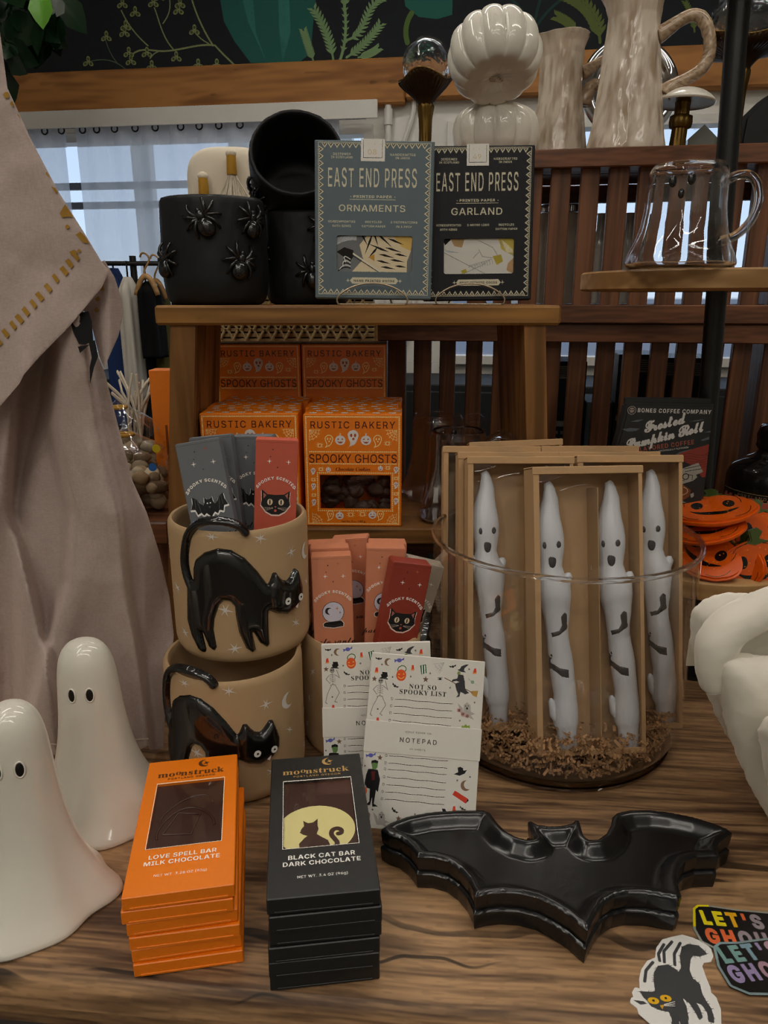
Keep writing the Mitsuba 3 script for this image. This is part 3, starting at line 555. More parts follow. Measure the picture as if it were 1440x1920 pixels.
for t, z in ((78, .1), (-78, .1)): star_part(lambda a: a.add(crescent(PR * math.radians(t), z, .0085, 0, .5), '#cfcac2', 1))
stars[-1] = ('moon', stars[-1][1]); stars[-2] = ('moon', stars[-2][1])
potset = [('pot', pot_m), ('cat', P(cat_m, 'black_gloss', True)), ('cat__face', eyes_p)] + stars
pl_ = {'cat': 'glossy black arched cat in relief', 'star': 'white painted star', 'moon': 'white painted crescent moon'}
thing('cat_planter', 'tan pot with a raised black cat, lower of the stack behind the chocolate boxes', 'planter', potset, TR(-.153, .682, 0) @ RZ(-20), plabel=pl_)
thing('cat_planter', 'tan pot with a raised black cat, upper of the stack, holding grey and red boxes', 'planter', potset, TR(-.147, .715, PH) @ RZ(0), plabel=pl_)
thing('cat_planter', 'tan starred pot behind the notepads holding the peach incense boxes', 'planter', potset, TR(-.022, .747, 0) @ RZ(95), plabel=pl_)

# ---------------------------------------------------------------- incense boxes
IW, IL, ID = .0415, .185, .021
def incense_art(motif, bg):
    a = Art(); T = IL; w = '#e9e2da'
    for x, y in ((-.0070, -.0205), (.0115, -.0210)): a.star(x, T + y, .0028, w, 1, 4, .22)
    for x, y, r in ((-.004, -.009, .0007), (.001, -.0265, .0007), (-.006, -.016, .0006)): a.star(x, T + y, r * 1.4, '#2a1d18', 1, 4, .4)
    a.star(.0065, T - .0075, .0022, {'bat': '#a04a38'}.get(motif, '#b06a3a'), 1, 4, .25)
    a.text('SPOOKY SCENTED', 0, T - .0385, .0030, w, w=850, sp=.06, arc=.021)
    for s in (-1, 1): a.circ(s * .0180, T - .0475, .0005, w, 2)
    y0 = T - .061
    if motif == 'bat':
        h = [(0, -.011), (.002, -.0085), (.004, -.0065), (.0065, -.0085), (.0085, -.0055), (.012, -.0070), (.0135, -.002), (.0175, -.0015), (.0150, .004), (.0145, .0095), (.0105, .0072), (.0085, .0030), (.0055, .0005), (.0040, .0030), (.0032, .0085), (.0018, .0058), (0, .0055)]
        g = Polygon(h + [(-x, y) for x, y in h[::-1]]).buffer(.0002); a.add(affinity.translate(g.buffer(.0007), 0, y0 - .0012), '#e4e2de', 1); a.add(affinity.translate(g, 0, y0), '#111214', 2)
        for s in (-1, 1):
            a.line([(s * .0045, y0 + .002), (s * .0125, y0 + .0085)], .0004, '#55585a', 3); a.line([(s * .0105, y0 + .0065), (s * .0088, y0 - .005)], .0004, '#55585a', 3); a.line([(s * .0125, y0 + .0075), (s * .0130, y0 - .001)], .0004, '#55585a', 3); a.circ(s * .0014, y0 + .0022, .0007, '#e4e2de', 3)
        a.poly([(-.0012, y0 - .0008), (.0012, y0 - .0008), (0, y0 - .003)], '#55585a', 3)
    elif motif == 'cat':
        g = Polygon([(-.0135, .0115), (-.0085, .0072), (0, .0065), (.0085, .0072), (.0135, .0105), (.0130, .0015), (.0140, -.0030), (.0090, -.0095), (.0035, -.0125), (-.0035, -.0125), (-.0090, -.0095), (-.0140, -.0030), (-.0130, .0015)]).buffer(.0004)
        a.add(affinity.translate(g.buffer(.0006), 0, y0 - .001), '#e2c5ba', 1); a.add(affinity.translate(g, 0, y0), '#1d1b1c', 2)
        for s in (-1, 1):
            a.poly([(s * .0122, y0 + .009), (s * .009, y0 + .0068), (s * .0118, y0 + .003)], '#a9685c', 3); a.circ(s * .0055, y0 - .0003, .0027, '#d8c3a8', 3, .0032); a.circ(s * .0055, y0 - .0003, .0006, '#111111', 4, .0028)
            for k in (-.0022, -.004, -.0058): a.line([(s * .0025, y0 - .0055 + k * .2), (s * .012, y0 - .004 + k)], .0003, '#c9b6a6', 3)
        a.poly([(-.0012, y0 - .0045), (.0012, y0 - .0045), (0, y0 - .0062)], '#b56a62', 3); a.circ(0, y0 - .009, .0014, '#b9584e', 3)
    else:
        a.circ(0, y0 + .0015, .0114, '#2a2422', 1, n=10); a.circ(0, y0 + .0015, .0109, '#c9c5d2', 2, n=10)
        a.add(crescent(-.0045, y0 + .003, .0038, 180, -.55), '#26222a', 3); a.star(.0042, y0 + .0055, .0024, '#b0764a', 3, 4, .25); a.star(.0072, y0 + .001, .0015, '#26222a', 3, 4, .3); a.star(-.001, y0 + .0085, .0009, '#8a84a0', 3, 4, .3)
        a.poly([(-.0085, y0 - .0088), (.0085, y0 - .0072), (.0112, y0 - .0108), (.0104, y0 - .0145), (0, y0 - .0162), (-.0104, y0 - .0145), (-.0112, y0 - .0108)], '#e9e2da', 1)
        a.poly([(-.0080, y0 - .0092), (.0080, y0 - .0078), (.0104, y0 - .0108), (.0098, y0 - .0140), (0, y0 - .0154), (-.0098, y0 - .0140), (-.0104, y0 - .0108)], '#131112', 3)
        for k in (0, 1): a.line([(-.009, y0 - .0115 - .0018 * k), (0, y0 - .0130 - .0018 * k), (.009, y0 - .0112 - .0018 * k)], .0003, '#4a4442', 4)
    a.text('palo santo' if motif == 'ball' else 'black' if motif == 'cat' else 'midnight', 0, T - .094, .007, '#1d1b1c', kind='s')
    return a
inc = {}
def incense(label, motif, col, top, low, yt, yl, yaw, kind, group=None, length=IL):
    if (motif, col) not in inc:
        mat('card' + col[1:], col, 0.42, spec=0.45)
        m = bx(-IW / 2, IW / 2, 0, ID, 0, IL, .0006); a = incense_art(motif, col)
        fl = cat(bx(-IW / 2 + .0008, IW / 2 - .0008, .0006, ID - .0004, IL - .0002, IL + .0008, .0003), bx(-IW / 2 + .001, IW / 2 - .001, -.0003, .0003, IL - .002, IL + .0006, .0002))
        inc[(motif, col)] = [('carton', P(m, 'card' + col[1:])), ('tuck_flap', P(fl, 'card' + col[1:])), ('print', a.ply(TR(0, -.0002, 0) @ UP))]
    t, l = ay(*top, yt), ay(*low, yl); ez = unit(t - l); ex = np.array([math.cos(math.radians(yaw)), math.sin(math.radians(yaw)), 0]); ex = unit(ex - ez * (ex @ ez)); ey = np.cross(ez, ex)
    thing('incense_box', label, 'incense box', inc[(motif, col)], frame(t - ez * IL, ex, ey, ez), group, plabel={'carton': 'slim card box'})
G, RD, PE, DR, BE = '#62666b', '#bd5844', '#c77f5f', '#8a3527', '#a69a8b'
incense('leftmost grey incense box printed with a black bat', 'bat', G, (369, 828), (402, 994), .686, .672, 4, 0)
incense('grey incense box half hidden behind the leftmost grey one', 'bat', G, (393, 819), (416, 990), .718, .706, 2, 0)
incense('grey incense box standing left of the red cat box', 'bat', G, (472, 819), (480, 980), .738, .732, -3, 0)
incense('coral red incense box printed with a winking black cat', 'cat', RD, (520, 826), (515, 994), .712, .706, 8, 0)
incense('front peach incense box printed with a crystal ball', 'ball', PE, (621, 1044), (627, 1210), .716, .708, 5, 0)
incense('peach incense box second in the row behind the front crystal ball box', 'ball', PE, (618, 1029), (623, 1200), .740, .732, 5, 0)
incense('peach incense box last in the row behind the front crystal ball box', 'ball', PE, (613, 1020), (620, 1200), .763, .755, 5, 0)
incense('tallest standing peach incense box in the middle of its pot', 'ball', PE, (654, 1011), (672, 1190), .790, .782, -6, 0)
incense('peach incense box just left of the dark red cat box', 'ball', PE, (724, 1029), (719, 1200), .738, .732, 3, 0)
incense('peach incense box behind the one left of the dark red box', 'ball', PE, (727, 1020), (722, 1195), .762, .756, 3, 0)
incense('dark red incense box leaning right with a black cat face', 'cat', DR, (774, 1058), (746, 1200), .712, .706, 12, 0)
incense('beige incense box leaning right behind the dark red one', 'cat', BE, (800, 1058), (757, 1195), .742, .738, 8, 0)

# ---------------------------------------------------------------- notepads
NW, NH, ND = .106, .156, .008
def q4(px, py): return ((px - 480) + (py - 140) * .055) / 918 * NW - NW / 2, NH - ((py - 140) - (px - 480) * .118 + (px - 480) * (py - 140) * .000012) / 1395 * NH
def pad_art():
    a = Art(); K = '#1d1c1c'
    def pg(pts, c, l=1): a.poly([q4(*p) for p in pts], c, l)
    def ln(pts, w, c=K, l=1): a.line([q4(*p) for p in pts], w / 918 * NW, c, l)
    def ci(x, y, r, c, l=1, ry=None): X, Y = q4(x, y); a.circ(X, Y, r / 918 * NW, c, l, ry and ry / 918 * NW)
    def bat(x, y, s, r):
        g = [(-1, .3), (-.6, .2), (-.25, 0), (-.12, .3), (0, .15), (.12, .3), (.25, 0), (.6, .2), (1, .3), (.7, -.25), (.4, -.1), (.2, -.45), (0, -.3), (-.2, -.45), (-.4, -.1), (-.7, -.25)]
        X, Y = q4(x, y); k = s / 918 * NW; a.add(affinity.translate(affinity.rotate(affinity.scale(Polygon(g), k, k, origin=(0, 0)), r, origin=(0, 0)), X, Y), '#232224', 2)
    for b in ((535, 190, 28, 0), (672, 415, 30, -30), (1130, 272, 30, 15), (690, 1405, 32, -35), (1222, 1398, 28, -25)): bat(*b)
    for x, y, r, rot in ((612, 222, 30, -20), (1245, 1222, 40, 10), (462, 1440, 38, 160)): X, Y = q4(x, y); a.add(crescent(X, Y, r / 918 * NW, rot, .5), '#7d6450', 1)
    for x, y, r in ((700, 210, 20), (492, 968, 20)):
        for s in (-1, 1): pg([(x + s * 12, y), (x + s * 40, y - 16 - s * 6), (x + s * 36, y + 10 - s * 8)], '#5d5fa8', 1)
        ci(x, y, r, '#5d5fa8', 2, 16)
    ci(718, 332, 40, '#d4562a', 2, 46); ln(spline([(690, 292), (705, 262), (735, 256), (756, 275), (748, 300)], 14), 7, '#4f6a3a', 1)
    for x in (700, 738): pg([(x - 8, 328), (x + 8, 328), (x, 314)], '#f0b060', 3)
    ln(spline([(695, 345), (718, 358), (742, 345)], 8), 6, '#f0b060', 3)
    for x, y, r in ((520, 285, 0), (808, 275, 30), (1308, 318, -10), (538, 690, 0), (1155, 1402, 0)): pg([(x - 16 + r * .2, y + 20), (x + 14, y + 22), (x + 10, y - 22), (x - 6, y - 22)], '#cf4a38', 1); pg([(x - 16 + r * .2, y + 20), (x + 14, y + 22), (x + 13, y + 10), (x - 14, y + 10)], '#e08a4a', 2)
    pg([(868, 258), (915, 250), (922, 320), (880, 330)], '#2d5a44', 1)
    for x in (880, 900): pg([(x, 258), (x + 8, 256), (x + 12, 326), (x + 5, 328)], '#dfe0d8', 2)
    for i in range(5): ln([(1062, 240), (975 + i * 12, 250 + 80 * math.sin(i * .35))], 2.4, '#9b9a98', 1)
    for r in (25, 50, 75): ln([(1062 - r * math.cos(t), 240 + r * math.sin(t) * .9) for t in np.linspace(.05, 1.35, 6)], 2.4, '#9b9a98', 1)
    ci(1030, 372, 9, K, 2); [ln([(1012, 360 + 9 * i), (1048, 362 + 9 * i)], 3) for i in range(3)]
    for x, y, r in ((505, 355, 24), (915, 372, 26), (565, 988, 24), (722, 1468, 24)): X, Y = q4(x, y); a.star(X, Y, r / 918 * NW, '#6b5344', 1, 5, .42)
    for x, y in ((562, 240), (650, 345), (795, 345), (950, 325), (1262, 300), (1112, 445), (1308, 568), (1192, 710), (448, 1050), (1178, 1180), (1278, 1155), (518, 1395), (850, 1438), (538, 600)): X, Y = q4(x, y); a.star(X, Y, 10 / 918 * NW, '#55504c', 1, 5, .45)
    rr = np.random.default_rng(2)
    for i in range(70):
        u, v = rr.uniform(480, 1390), rr.uniform(160, 1490)
        if not (620 < u < 1150 and 420 < v < 1400): X, Y = q4(u, v + (u - 480) * .1); a.rect(X, Y, X + .0004, Y + .0004, '#a7a49c', 1) if abs(X) < NW / 2 - .002 and .002 < Y < NH - .002 else None
    W = '#8f8b86'                                                                                            # skeleton with a top hat
    pg([(555, 318), (562, 345), (600, 352), (610, 325)], K, 2); pg([(565, 300), (605, 305), (612, 340), (570, 345)], K, 2); pg([(550, 342), (612, 356), (610, 364), (548, 350)], K, 2)
    ci(555, 372, 20, W, 1, 24)
    for x in (548, 563): ci(x, 370, 5, K, 2)
    ln([(555, 396), (552, 500)], 5, W)
    for i in range(5): ln(spline([(525 + i * 2, 412 + i * 15), (553, 406 + i * 15), (580 - i * 2, 416 + i * 15)], 6), 4.5, W)
    ln([(530, 500), (553, 490), (575, 503)], 8, W); ln([(525, 412), (498, 440), (528, 482)], 6, W); ln([(580, 415), (612, 445), (592, 372)], 6, W); ln([(535, 505), (500, 570), (478, 640)], 6, W); ln([(572, 505), (600, 570), (555, 640)], 6, W); ln([(478, 640), (490, 650)], 8, W); ln([(555, 640), (572, 650)], 8, W)
    Wc = '#3a3a3d'                                                                                           # witch on a broom
    pg([(1168, 300), (1180, 310), (1200, 320), (1238, 325), (1220, 310), (1225, 290), (1258, 262), (1232, 262), (1200, 275), (1185, 298)], Wc, 2); ci(1180, 330, 14, '#7d8a55', 1)
    pg([(1175, 340), (1215, 345), (1228, 400), (1232, 460), (1262, 492), (1230, 500), (1195, 480), (1185, 520), (1160, 522), (1178, 500), (1160, 460), (1150, 415), (1185, 400), (1160, 390), (1125, 398), (1128, 380), (1168, 372)], Wc, 2)
    ln([(1066, 364), (1290, 490)], 6, '#6a5238', 1); pg([(1270, 478), (1335, 475), (1325, 528), (1290, 510)], '#b08a4a', 1)
    for x, y, k in ((1248, 610, 1), (588, 1450, .9)):                                                        # grey ghosts
        pg([(x - 28 * k, y + 40 * k), (x - 25 * k, y - 25 * k), (x, y - 45 * k), (x + 28 * k, y - 20 * k), (x + 30 * k, y + 30 * k), (x + 65 * k, y + 50 * k), (x + 30 * k, y + 60 * k), (x + 60 * k, y + 100 * k), (x + 10 * k, y + 75 * k), (x - 40 * k, y + 70 * k), (x - 75 * k, y - 40 * k), (x - 35 * k, y)], '#a9a39e', 1)
        for s in (-1, 1): ci(x + s * 10 * k, y - 15 * k, 4 * k, K, 2)
        ci(x, y + 4 * k, 7 * k, K, 2, 9 * k)
    for (x, y), c in zip(((1185, 625), (1215, 655), (1250, 672)), 'BOO'): pg([(x - 14, y - 14), (x + 16, y - 8), (x + 10, y + 20), (x - 18, y + 12)], '#b98a84', 3); a.text(c, *q4(x - 1, y + 12), .0022, K, 4, w=800, rot=-10)
    pg([(1192, 815), (1200, 770), (1215, 745), (1222, 756), (1240, 738), (1252, 755), (1270, 748), (1275, 780), (1287, 828)], '#7f9440', 1)
    for x in (1235, 1255): ci(x, 775, 8, '#e6e6d6', 2); ci(x, 776, 4, K, 3)
    for s in (-1, 1): pg([(1290 + s * 5, 405), (1290 + s * 30, 405 + s * 20), (1290 + s * 35, 400 + s * 32)], '#86a38a', 1)
    ci(1290, 405, 14, '#86a38a', 2)
    pg([(475, 1075), (500, 1075), (550, 1085), (570, 1160), (555, 1260), (540, 1240), (525, 1350), (558, 1370), (515, 1372), (510, 1300), (495, 1360), (462, 1358), (490, 1330), (492, 1230), (470, 1225), (448, 1190), (460, 1120)], '#1b1a1c', 2)   # monster in a suit
    pg([(500, 1095), (530, 1095), (528, 1165), (505, 1165)], '#5a1f1c', 3); pg([(498, 1025), (502, 1010), (530, 1006), (550, 1018), (548, 1060), (535, 1080), (508, 1075)], '#5d8048', 3); pg([(496, 1030), (500, 1010), (530, 1004), (552, 1016), (550, 1034), (525, 1026)], '#1b1a1c', 4)
    ci(445, 1245, 26, '#cf5a28', 3, 28); ln([(425, 1225), (440, 1190), (465, 1225)], 3, '#4a4032', 1)
    pg([(1150, 1130), (1185, 1115), (1180, 1080), (1200, 1074), (1222, 1085), (1225, 1105), (1252, 1100), (1235, 1128), (1195, 1143)], '#242325', 2)
    pg([(1142, 1290), (1160, 1258), (1262, 1322), (1245, 1360)], '#c8402f', 2); pg([(1245, 1360), (1262, 1322), (1270, 1338)], '#3a2a2a', 2); pg([(1060, 1395), (1085, 1398), (1100, 1430), (1070, 1430)], K, 2); pg([(768, 1465), (820, 1462), (815, 1480), (772, 1480)], K, 2)
    a.text('NOT SO', *q4(893, 452), .0042, K, kind='b', sp=.16, rot=1); a.text('SPOOKY LIST', *q4(893, 498), .0042, K, kind='b', sp=.1, rot=1)
    for y in (520, 577, 634, 693, 972, 1030, 1078, 1140, 1198, 1255, 1312):
        x0 = 670 - (y - 520) * .075; X, Y = q4(x0 - 22, y)
        for b in ((-.0009, -.0011, .0009, -.0008), (-.0009, .0008, .0009, .0011), (-.0009, -.0011, -.0006, .0011), (.0006, -.0011, .0009, .0011)): a.rect(X + b[0], Y + b[1], X + b[2], Y + b[3], K, 1)
        n = 12; a.line([(X + .003 + (.0535) * i / n, Y - .0006 * (1 if y > 1100 else .6) * i / n + .0003 * math.sin(i * 1.3 + y)) for i in range(n + 1)], .00045, K, 1)
    return a.clip(sbox(-NW / 2 + .0003, .0003, NW / 2 - .0003, NH - .0003))
B0, B1 = .0665, .0950
band_a = Art(); band_a.text('RIFLE PAPER CO.', -.004, .0865, .0015, '#3a3835', w=500, sp=.35); band_a.text('NOTEPAD', -.004, .0778, .0041, '#1d1c1c', w=450, sp=.3); band_a.text('75 SHEETS', -.004, .0715, .0014, '#3a3835', w=500, sp=.35)
padset = [('sheets', P(cat(*[bx(-NW / 2 + .0002 * (i % 2), NW / 2 - .0002 * ((i + 1) % 2), i * ND / 6, (i + .92) * ND / 6, 0, NH, .0002) for i in range(6)]), 'paper')), ('print', pad_art().ply(TR(0, -.0001, 0) @ UP, 'print_matt', dz=.00006)),
          ('belly_band', P(bx(-NW / 2 - .0006, NW / 2 + .0006, -.0007, ND + .0006, B0, B1, .0003), 'paper')), ('belly_band__print', band_a.ply(TR(0, -.0008, 0) @ UP, 'print_matt'))]
def corner(bl, tl, tr):
    ey = unit(tl - bl); ex = tr - tl; ex = unit(ex - ey * (ex @ ey)); return frame((tl + tr) / 2 - ey * NH, ex, np.cross(ey, ex), ey)
thing('notepad', 'front white Halloween list notepad tilted clockwise with a blank belly band', 'notepad', padset, corner(az(673, 1543, .021), ay(700, 1218, .628), ay(908, 1247, .622)))
thing('notepad', 'rear white Halloween list notepad half covered by the front one', 'notepad', padset, corner(ay(612, 1528, .606), ay(604, 1210, .6535), ay(805, 1203, .6535)))

# ---------------------------------------------------------------- glass vase with boxed candles
VX, VY, VR, VH = .194, .762, .140, .234
vp = [(.0, .006), (.10, .006), (.122, .009), (.132, .016), (.1375, .028), (VR, .05), (VR, VH)]
rimt = tube([(VR * math.cos(a), VR * math.sin(a), VH) for a in np.arange(0, 6.28, .05)], .0028, 8, True)
basem = lathe([(0, .0005), (.118, .0005), (.128, .003), (.131, .008), (.122, .0085), (.1, .0052), (0, .0052)], 96)
thing('glass_vase', 'large clear glass cylinder vase holding the boxed ghost candles', 'vase', [('wall', P(lathe(vp, 128), 'thin_glass', 40)), ('rim', P(rimt, 'glass', True)), ('base', P(basem, 'glass', 40))], TR(VX, VY, 0))
rg = np.random.default_rng(11); V, Fc, K = [], [], []; n = 0
for i in range(3800):
    r = .128 * math.sqrt(rg.uniform(0, 1)) if i % 3 else rg.uniform(.112, .131); a = rg.uniform(0, 2 * math.pi); top = .040 + .010 * math.cos(a) + .012 * nnoise(np.array([[math.cos(a) * r * 40, math.sin(a) * r * 40, 0]]))[0]
    z = rg.uniform(.014, max(.02, top)) if i % 3 else rg.uniform(.012, top)
    r = min(r, .1 + .034 * min(1, z / .03)); d = axis_to(rg.normal(size=3))[:3, :3]; m = rg.integers(4, 8); w = rg.uniform(.0018, .003); s = rg.uniform(.0022, .0032)
    k = np.arange(m); zz = np.stack([k * s * .75, (k % 2) * s * .8, 0 * k], 1) - [m * s * .37, 0, 0]
    p = np.vstack([zz + [0, 0, -w / 2], zz + [0, 0, w / 2]]) @ d.T + [r * math.sin(a), -r * math.cos(a), z]
    rad = np.linalg.norm(p[:, :2], axis=1, keepdims=True); p[:, :2] *= np.minimum(1, .1345 / np.maximum(rad, 1e-6)); p[:, 2] = np.maximum(p[:, 2], .0085)
    V.append(p); c = C('#a07c58') * rg.uniform(.6, 1.3); K.append(np.tile(c, (2 * m, 1)))
    for j in range(m - 1): Fc += [(n + j, n + j + 1, n + m + j + 1), (n + j, n + m + j + 1, n + m + j)]
    n += 2 * m
thing('crinkle_paper', 'brown shredded crinkle paper filling the bottom of the glass vase', 'paper filling', P(mesh(np.vstack(V), Fc), 'crinkle', color=np.vstack(K)), TR(VX, VY, 0), kind='stuff')
# candle: outline read off the front one, in 0.195 mm steps
CS = .000195
cnd = np.array([(265, 632, 668), (280, 634, 682), (300, 634, 692), (350, 627, 708), (400, 612, 712), (450, 597, 718), (500, 585, 728), (550, 583, 735), (600, 587, 735), (650, 598, 728), (690, 603, 722), (740, 590, 735), (790, 588, 765), (850, 598, 768), (900, 612, 762), (950, 625, 758), (1000, 632, 750), (1050, 638, 750), (1100, 640, 757), (1150, 645, 767), (1200, 650, 775), (1250, 655, 778), (1300, 662, 782), (1350, 670, 786), (1400, 668, 792), (1450, 662, 795), (1500, 665, 795), (1520, 676, 790), (1540, 683, 786), (1630, 685, 788)], float)
cy = (1632 - cnd[:, 0]) * CS; ccx = ((cnd[:, 1] + cnd[:, 2]) / 2 - 700) * CS; cr = (cnd[:, 2] - cnd[:, 1]) / 2 * CS
body = tube(np.stack([ccx, 0 * ccx, cy], 1), cr, 28)
def q1(x, y): return (x - 700) * CS, (1632 - y) * CS
def limb(pts, r): return tube([(q1(x, y)[0], -.001, q1(x, y)[1]) for x, y in pts], np.array(r) * CS, 14)
arms = [limb([(568, 690), (574, 712), (595, 770), (630, 820)], [8, 16, 26, 26]), limb([(756, 728), (755, 745), (735, 790), (700, 830)], [10, 24, 30, 26]), limb([(652, 1370), (654, 1385), (668, 1450), (705, 1500)], [6, 17, 26, 28])]
def fz(x, z):
    c, r = np.interp(z, cy[::-1], ccx[::-1]), np.interp(z, cy[::-1], cr[::-1]); return -np.sqrt(np.maximum(r * r - (x - c) ** 2, (r * .15) ** 2))
def patch(pts, h=.0009):
    g = Polygon([q1(*p) for p in pts]).buffer(.0003); v, f, d = tri_fill(g, .0016); y = fz(v[:, 0], v[:, 1]) - h * np.minimum(1, d / .0008) + .0002
    return mesh(np.stack([v[:, 0], y, v[:, 1]], 1), f)
face = [ball((q1(x, y)[0], fz(*q1(x, y)) + .0005, q1(x, y)[1]), (a * CS, .0012, b * CS), 2) for x, y, a, b in ((622, 583, 12, 19), (688, 580, 16, 19), (659, 662, 20, 37))]
bats = [patch([(652, 1030), (690, 1018), (705, 990), (697, 950), (715, 925), (730, 935), (733, 985), (738, 1010), (715, 1022), (690, 1040), (655, 1052)]), patch([(648, 1115), (657, 1150), (652, 1185), (690, 1208), (735, 1218), (737, 1258), (700, 1252), (672, 1228), (648, 1215), (646, 1170)])]
candle = [('wax_body', P(cat(body, arms), 'wax', True)), ('face', P(cat(face), 'wax_black', True)), ('bat', P(bats[0], 'wax_black', True)), ('bat', P(bats[1], 'wax_black', True))]
BW, BD, BL, BT = .112, .0365, .290, .0012
tray = cat(bx(-BW / 2, BW / 2, BD - BT, BD, 0, BL, .0003), bx(-BW / 2, -BW / 2 + BT, 0, BD, 0, BL, .0003), bx(BW / 2 - BT, BW / 2, 0, BD, 0, BL, .0003), bx(-BW / 2, BW / 2, 0, BD, 0, BT, .0003), bx(-BW / 2, BW / 2, 0, BD, BL - BT, BL, .0003),
           bx(-BW / 2, -BW / 2 + .006, 0, BT, 0, BL, .0003), bx(BW / 2 - .004, BW / 2, 0, BT, 0, BL, .0003), bx(-BW / 2, BW / 2, 0, BT, 0, .006, .0003), bx(-BW / 2, BW / 2, 0, BT, BL - .004, BL, .0003))
flap = cat(bx(-BW / 2 - .0006, BW / 2 + .0006, -.0007, BD, BL + .0003, BL + .0018, .0005), bx(-BW / 2 - .001, BW / 2 + .001, -.0009, -.0001, BL - .006, BL + .0014, .0004))
fx, fzv = np.linspace(-BW / 2 + .0025, BW / 2 - .0025, 17), np.r_[.004, np.linspace(BL * .3, BL - .030, 6), np.linspace(BL - .024, BL - .002, 12)]
film_v = [(x, .0016 + .0035 * smooth01((z - (BL - .026 + .006 * math.cos(x * 60))) / .022) , z) for z in fzv for x in fx]; nf = len(fx)
film_m = mesh(film_v, np.vstack([[(r * nf + c, r * nf + c + 1, (r + 1) * nf + c + 1), (r * nf + c, (r + 1) * nf + c + 1, (r + 1) * nf + c)] for r in range(len(fzv) - 1) for c in range(nf - 1)]))
cbox = [('tray', P(tray, 'kraft')), ('lid_flap', P(flap, 'kraft')), ('divider', P(bx(.0103, .0114, .003, BD - BT, BT, BL - .02, .0003), 'kraft_in')),
        ('window_film', P(film_m, 'film', True)), ('tape', P(bx(-.018, .016, -.0010, BD, BL + .0019, BL + .0021, .0001), 'film'))]
LEAN = -15.5
spots = [(.2105, .650, .035, 4, 'kraft window box with two ghost candles, frontmost in the glass vase', 1), (.145, .692, .036, 0, 'kraft window box with ghost candles at the left behind the frontmost box', 1), (.263, .694, .037, 1, 'kraft window box with ghost candles at the right behind the frontmost box', 1),
         (.139, .731, .033, 0, 'kraft box third back on the left side of the vase', 0), (.254, .732, .033, 2, 'kraft box third back on the right side of the vase', 0), (.124, .770, .032, -1, 'leftmost kraft box in the vase, its top standing clear at the left', 0), (.240, .771, .032, 0, 'kraft box fourth back on the right side of the vase', 0), (.172, .812, .031, -1, 'rearmost kraft box in the vase, its lid tilted up', 0)]
for i, (x, y, z, yaw, lab, full) in enumerate(spots):
    M = TR(x, y, z) @ RZ(yaw) @ RX(LEAN) @ (RY(-2.5) if i == 7 else np.eye(4))
    thing('candle_box', lab, 'candle box', cbox, M, plabel={'tray': 'kraft card tray', 'window_film': 'clear film window', 'tape': 'clear tape'})
    if full:
        for s, w in ((-.0272, 'left'), (.0374, 'right')):
            thing('ghost_candle', f'white ghost candle with black bats, {w} one in the ' + ('frontmost', 'left second', 'right second')[i] + ' kraft box', 'candle', candle, M @ TR(s, .0185, BT + .0005) @ RZ((0, 8, 4)[i] if s < 0 else -15) @ SC(1.02, .84, 1.03), plabel={'face': 'black eyes and open mouth'})
# ---------------------------------------------------------------- wooden display stool ("crate") behind the planters
CZ1, CZ0, SZ1, SZ0, CY = .470, .4465, .1855, .1635, .930
def slant(x0t, x1t, x0b, x1b, y0, y1, z0, z1, b=.001):
    p = [(x, y, z) for (xa, xb, z) in ((x0t, x1t, z1), (x0b, x1b, z0)) for x in (xa, xb) for y in (y0, y1)]
    M = m3.Manifold.hull_points(np.array(p)); return trimesh.convex.convex_hull(np.array(p))
topb = bx(-.279, .2157, CY, CY + .245, CZ0, CZ1, .003)
thing('wooden_riser', 'honey brown wooden display riser with one shelf behind the planters', 'display riser',
      [('top_board', P(topb, 'crate_wood')), ('shelf_board', P(bx(-.262, .192, CY + .004, CY + .235, SZ0, SZ1, .002), 'crate_wood')),
       ('side_panel', P(slant(-.2625, -.2315, -.302, -.271, CY + .006, CY + .155, 0, CZ0), 'crate_post')), ('side_panel', P(slant(.172, .1985, .206, .2325, CY + .006, CY + .235, 0, CZ0), 'crate_post'))])
def dens2(p, n):
    from scipy.interpolate import PchipInterpolator
    p = np.array(p); d = np.r_[0, np.cumsum(np.linalg.norm(np.diff(p, axis=0), axis=1))]; s = np.linspace(0, d[-1], n); return np.stack([PchipInterpolator(d, p[:, 0])(s), PchipInterpolator(d, p[:, 1])(s)], 1)
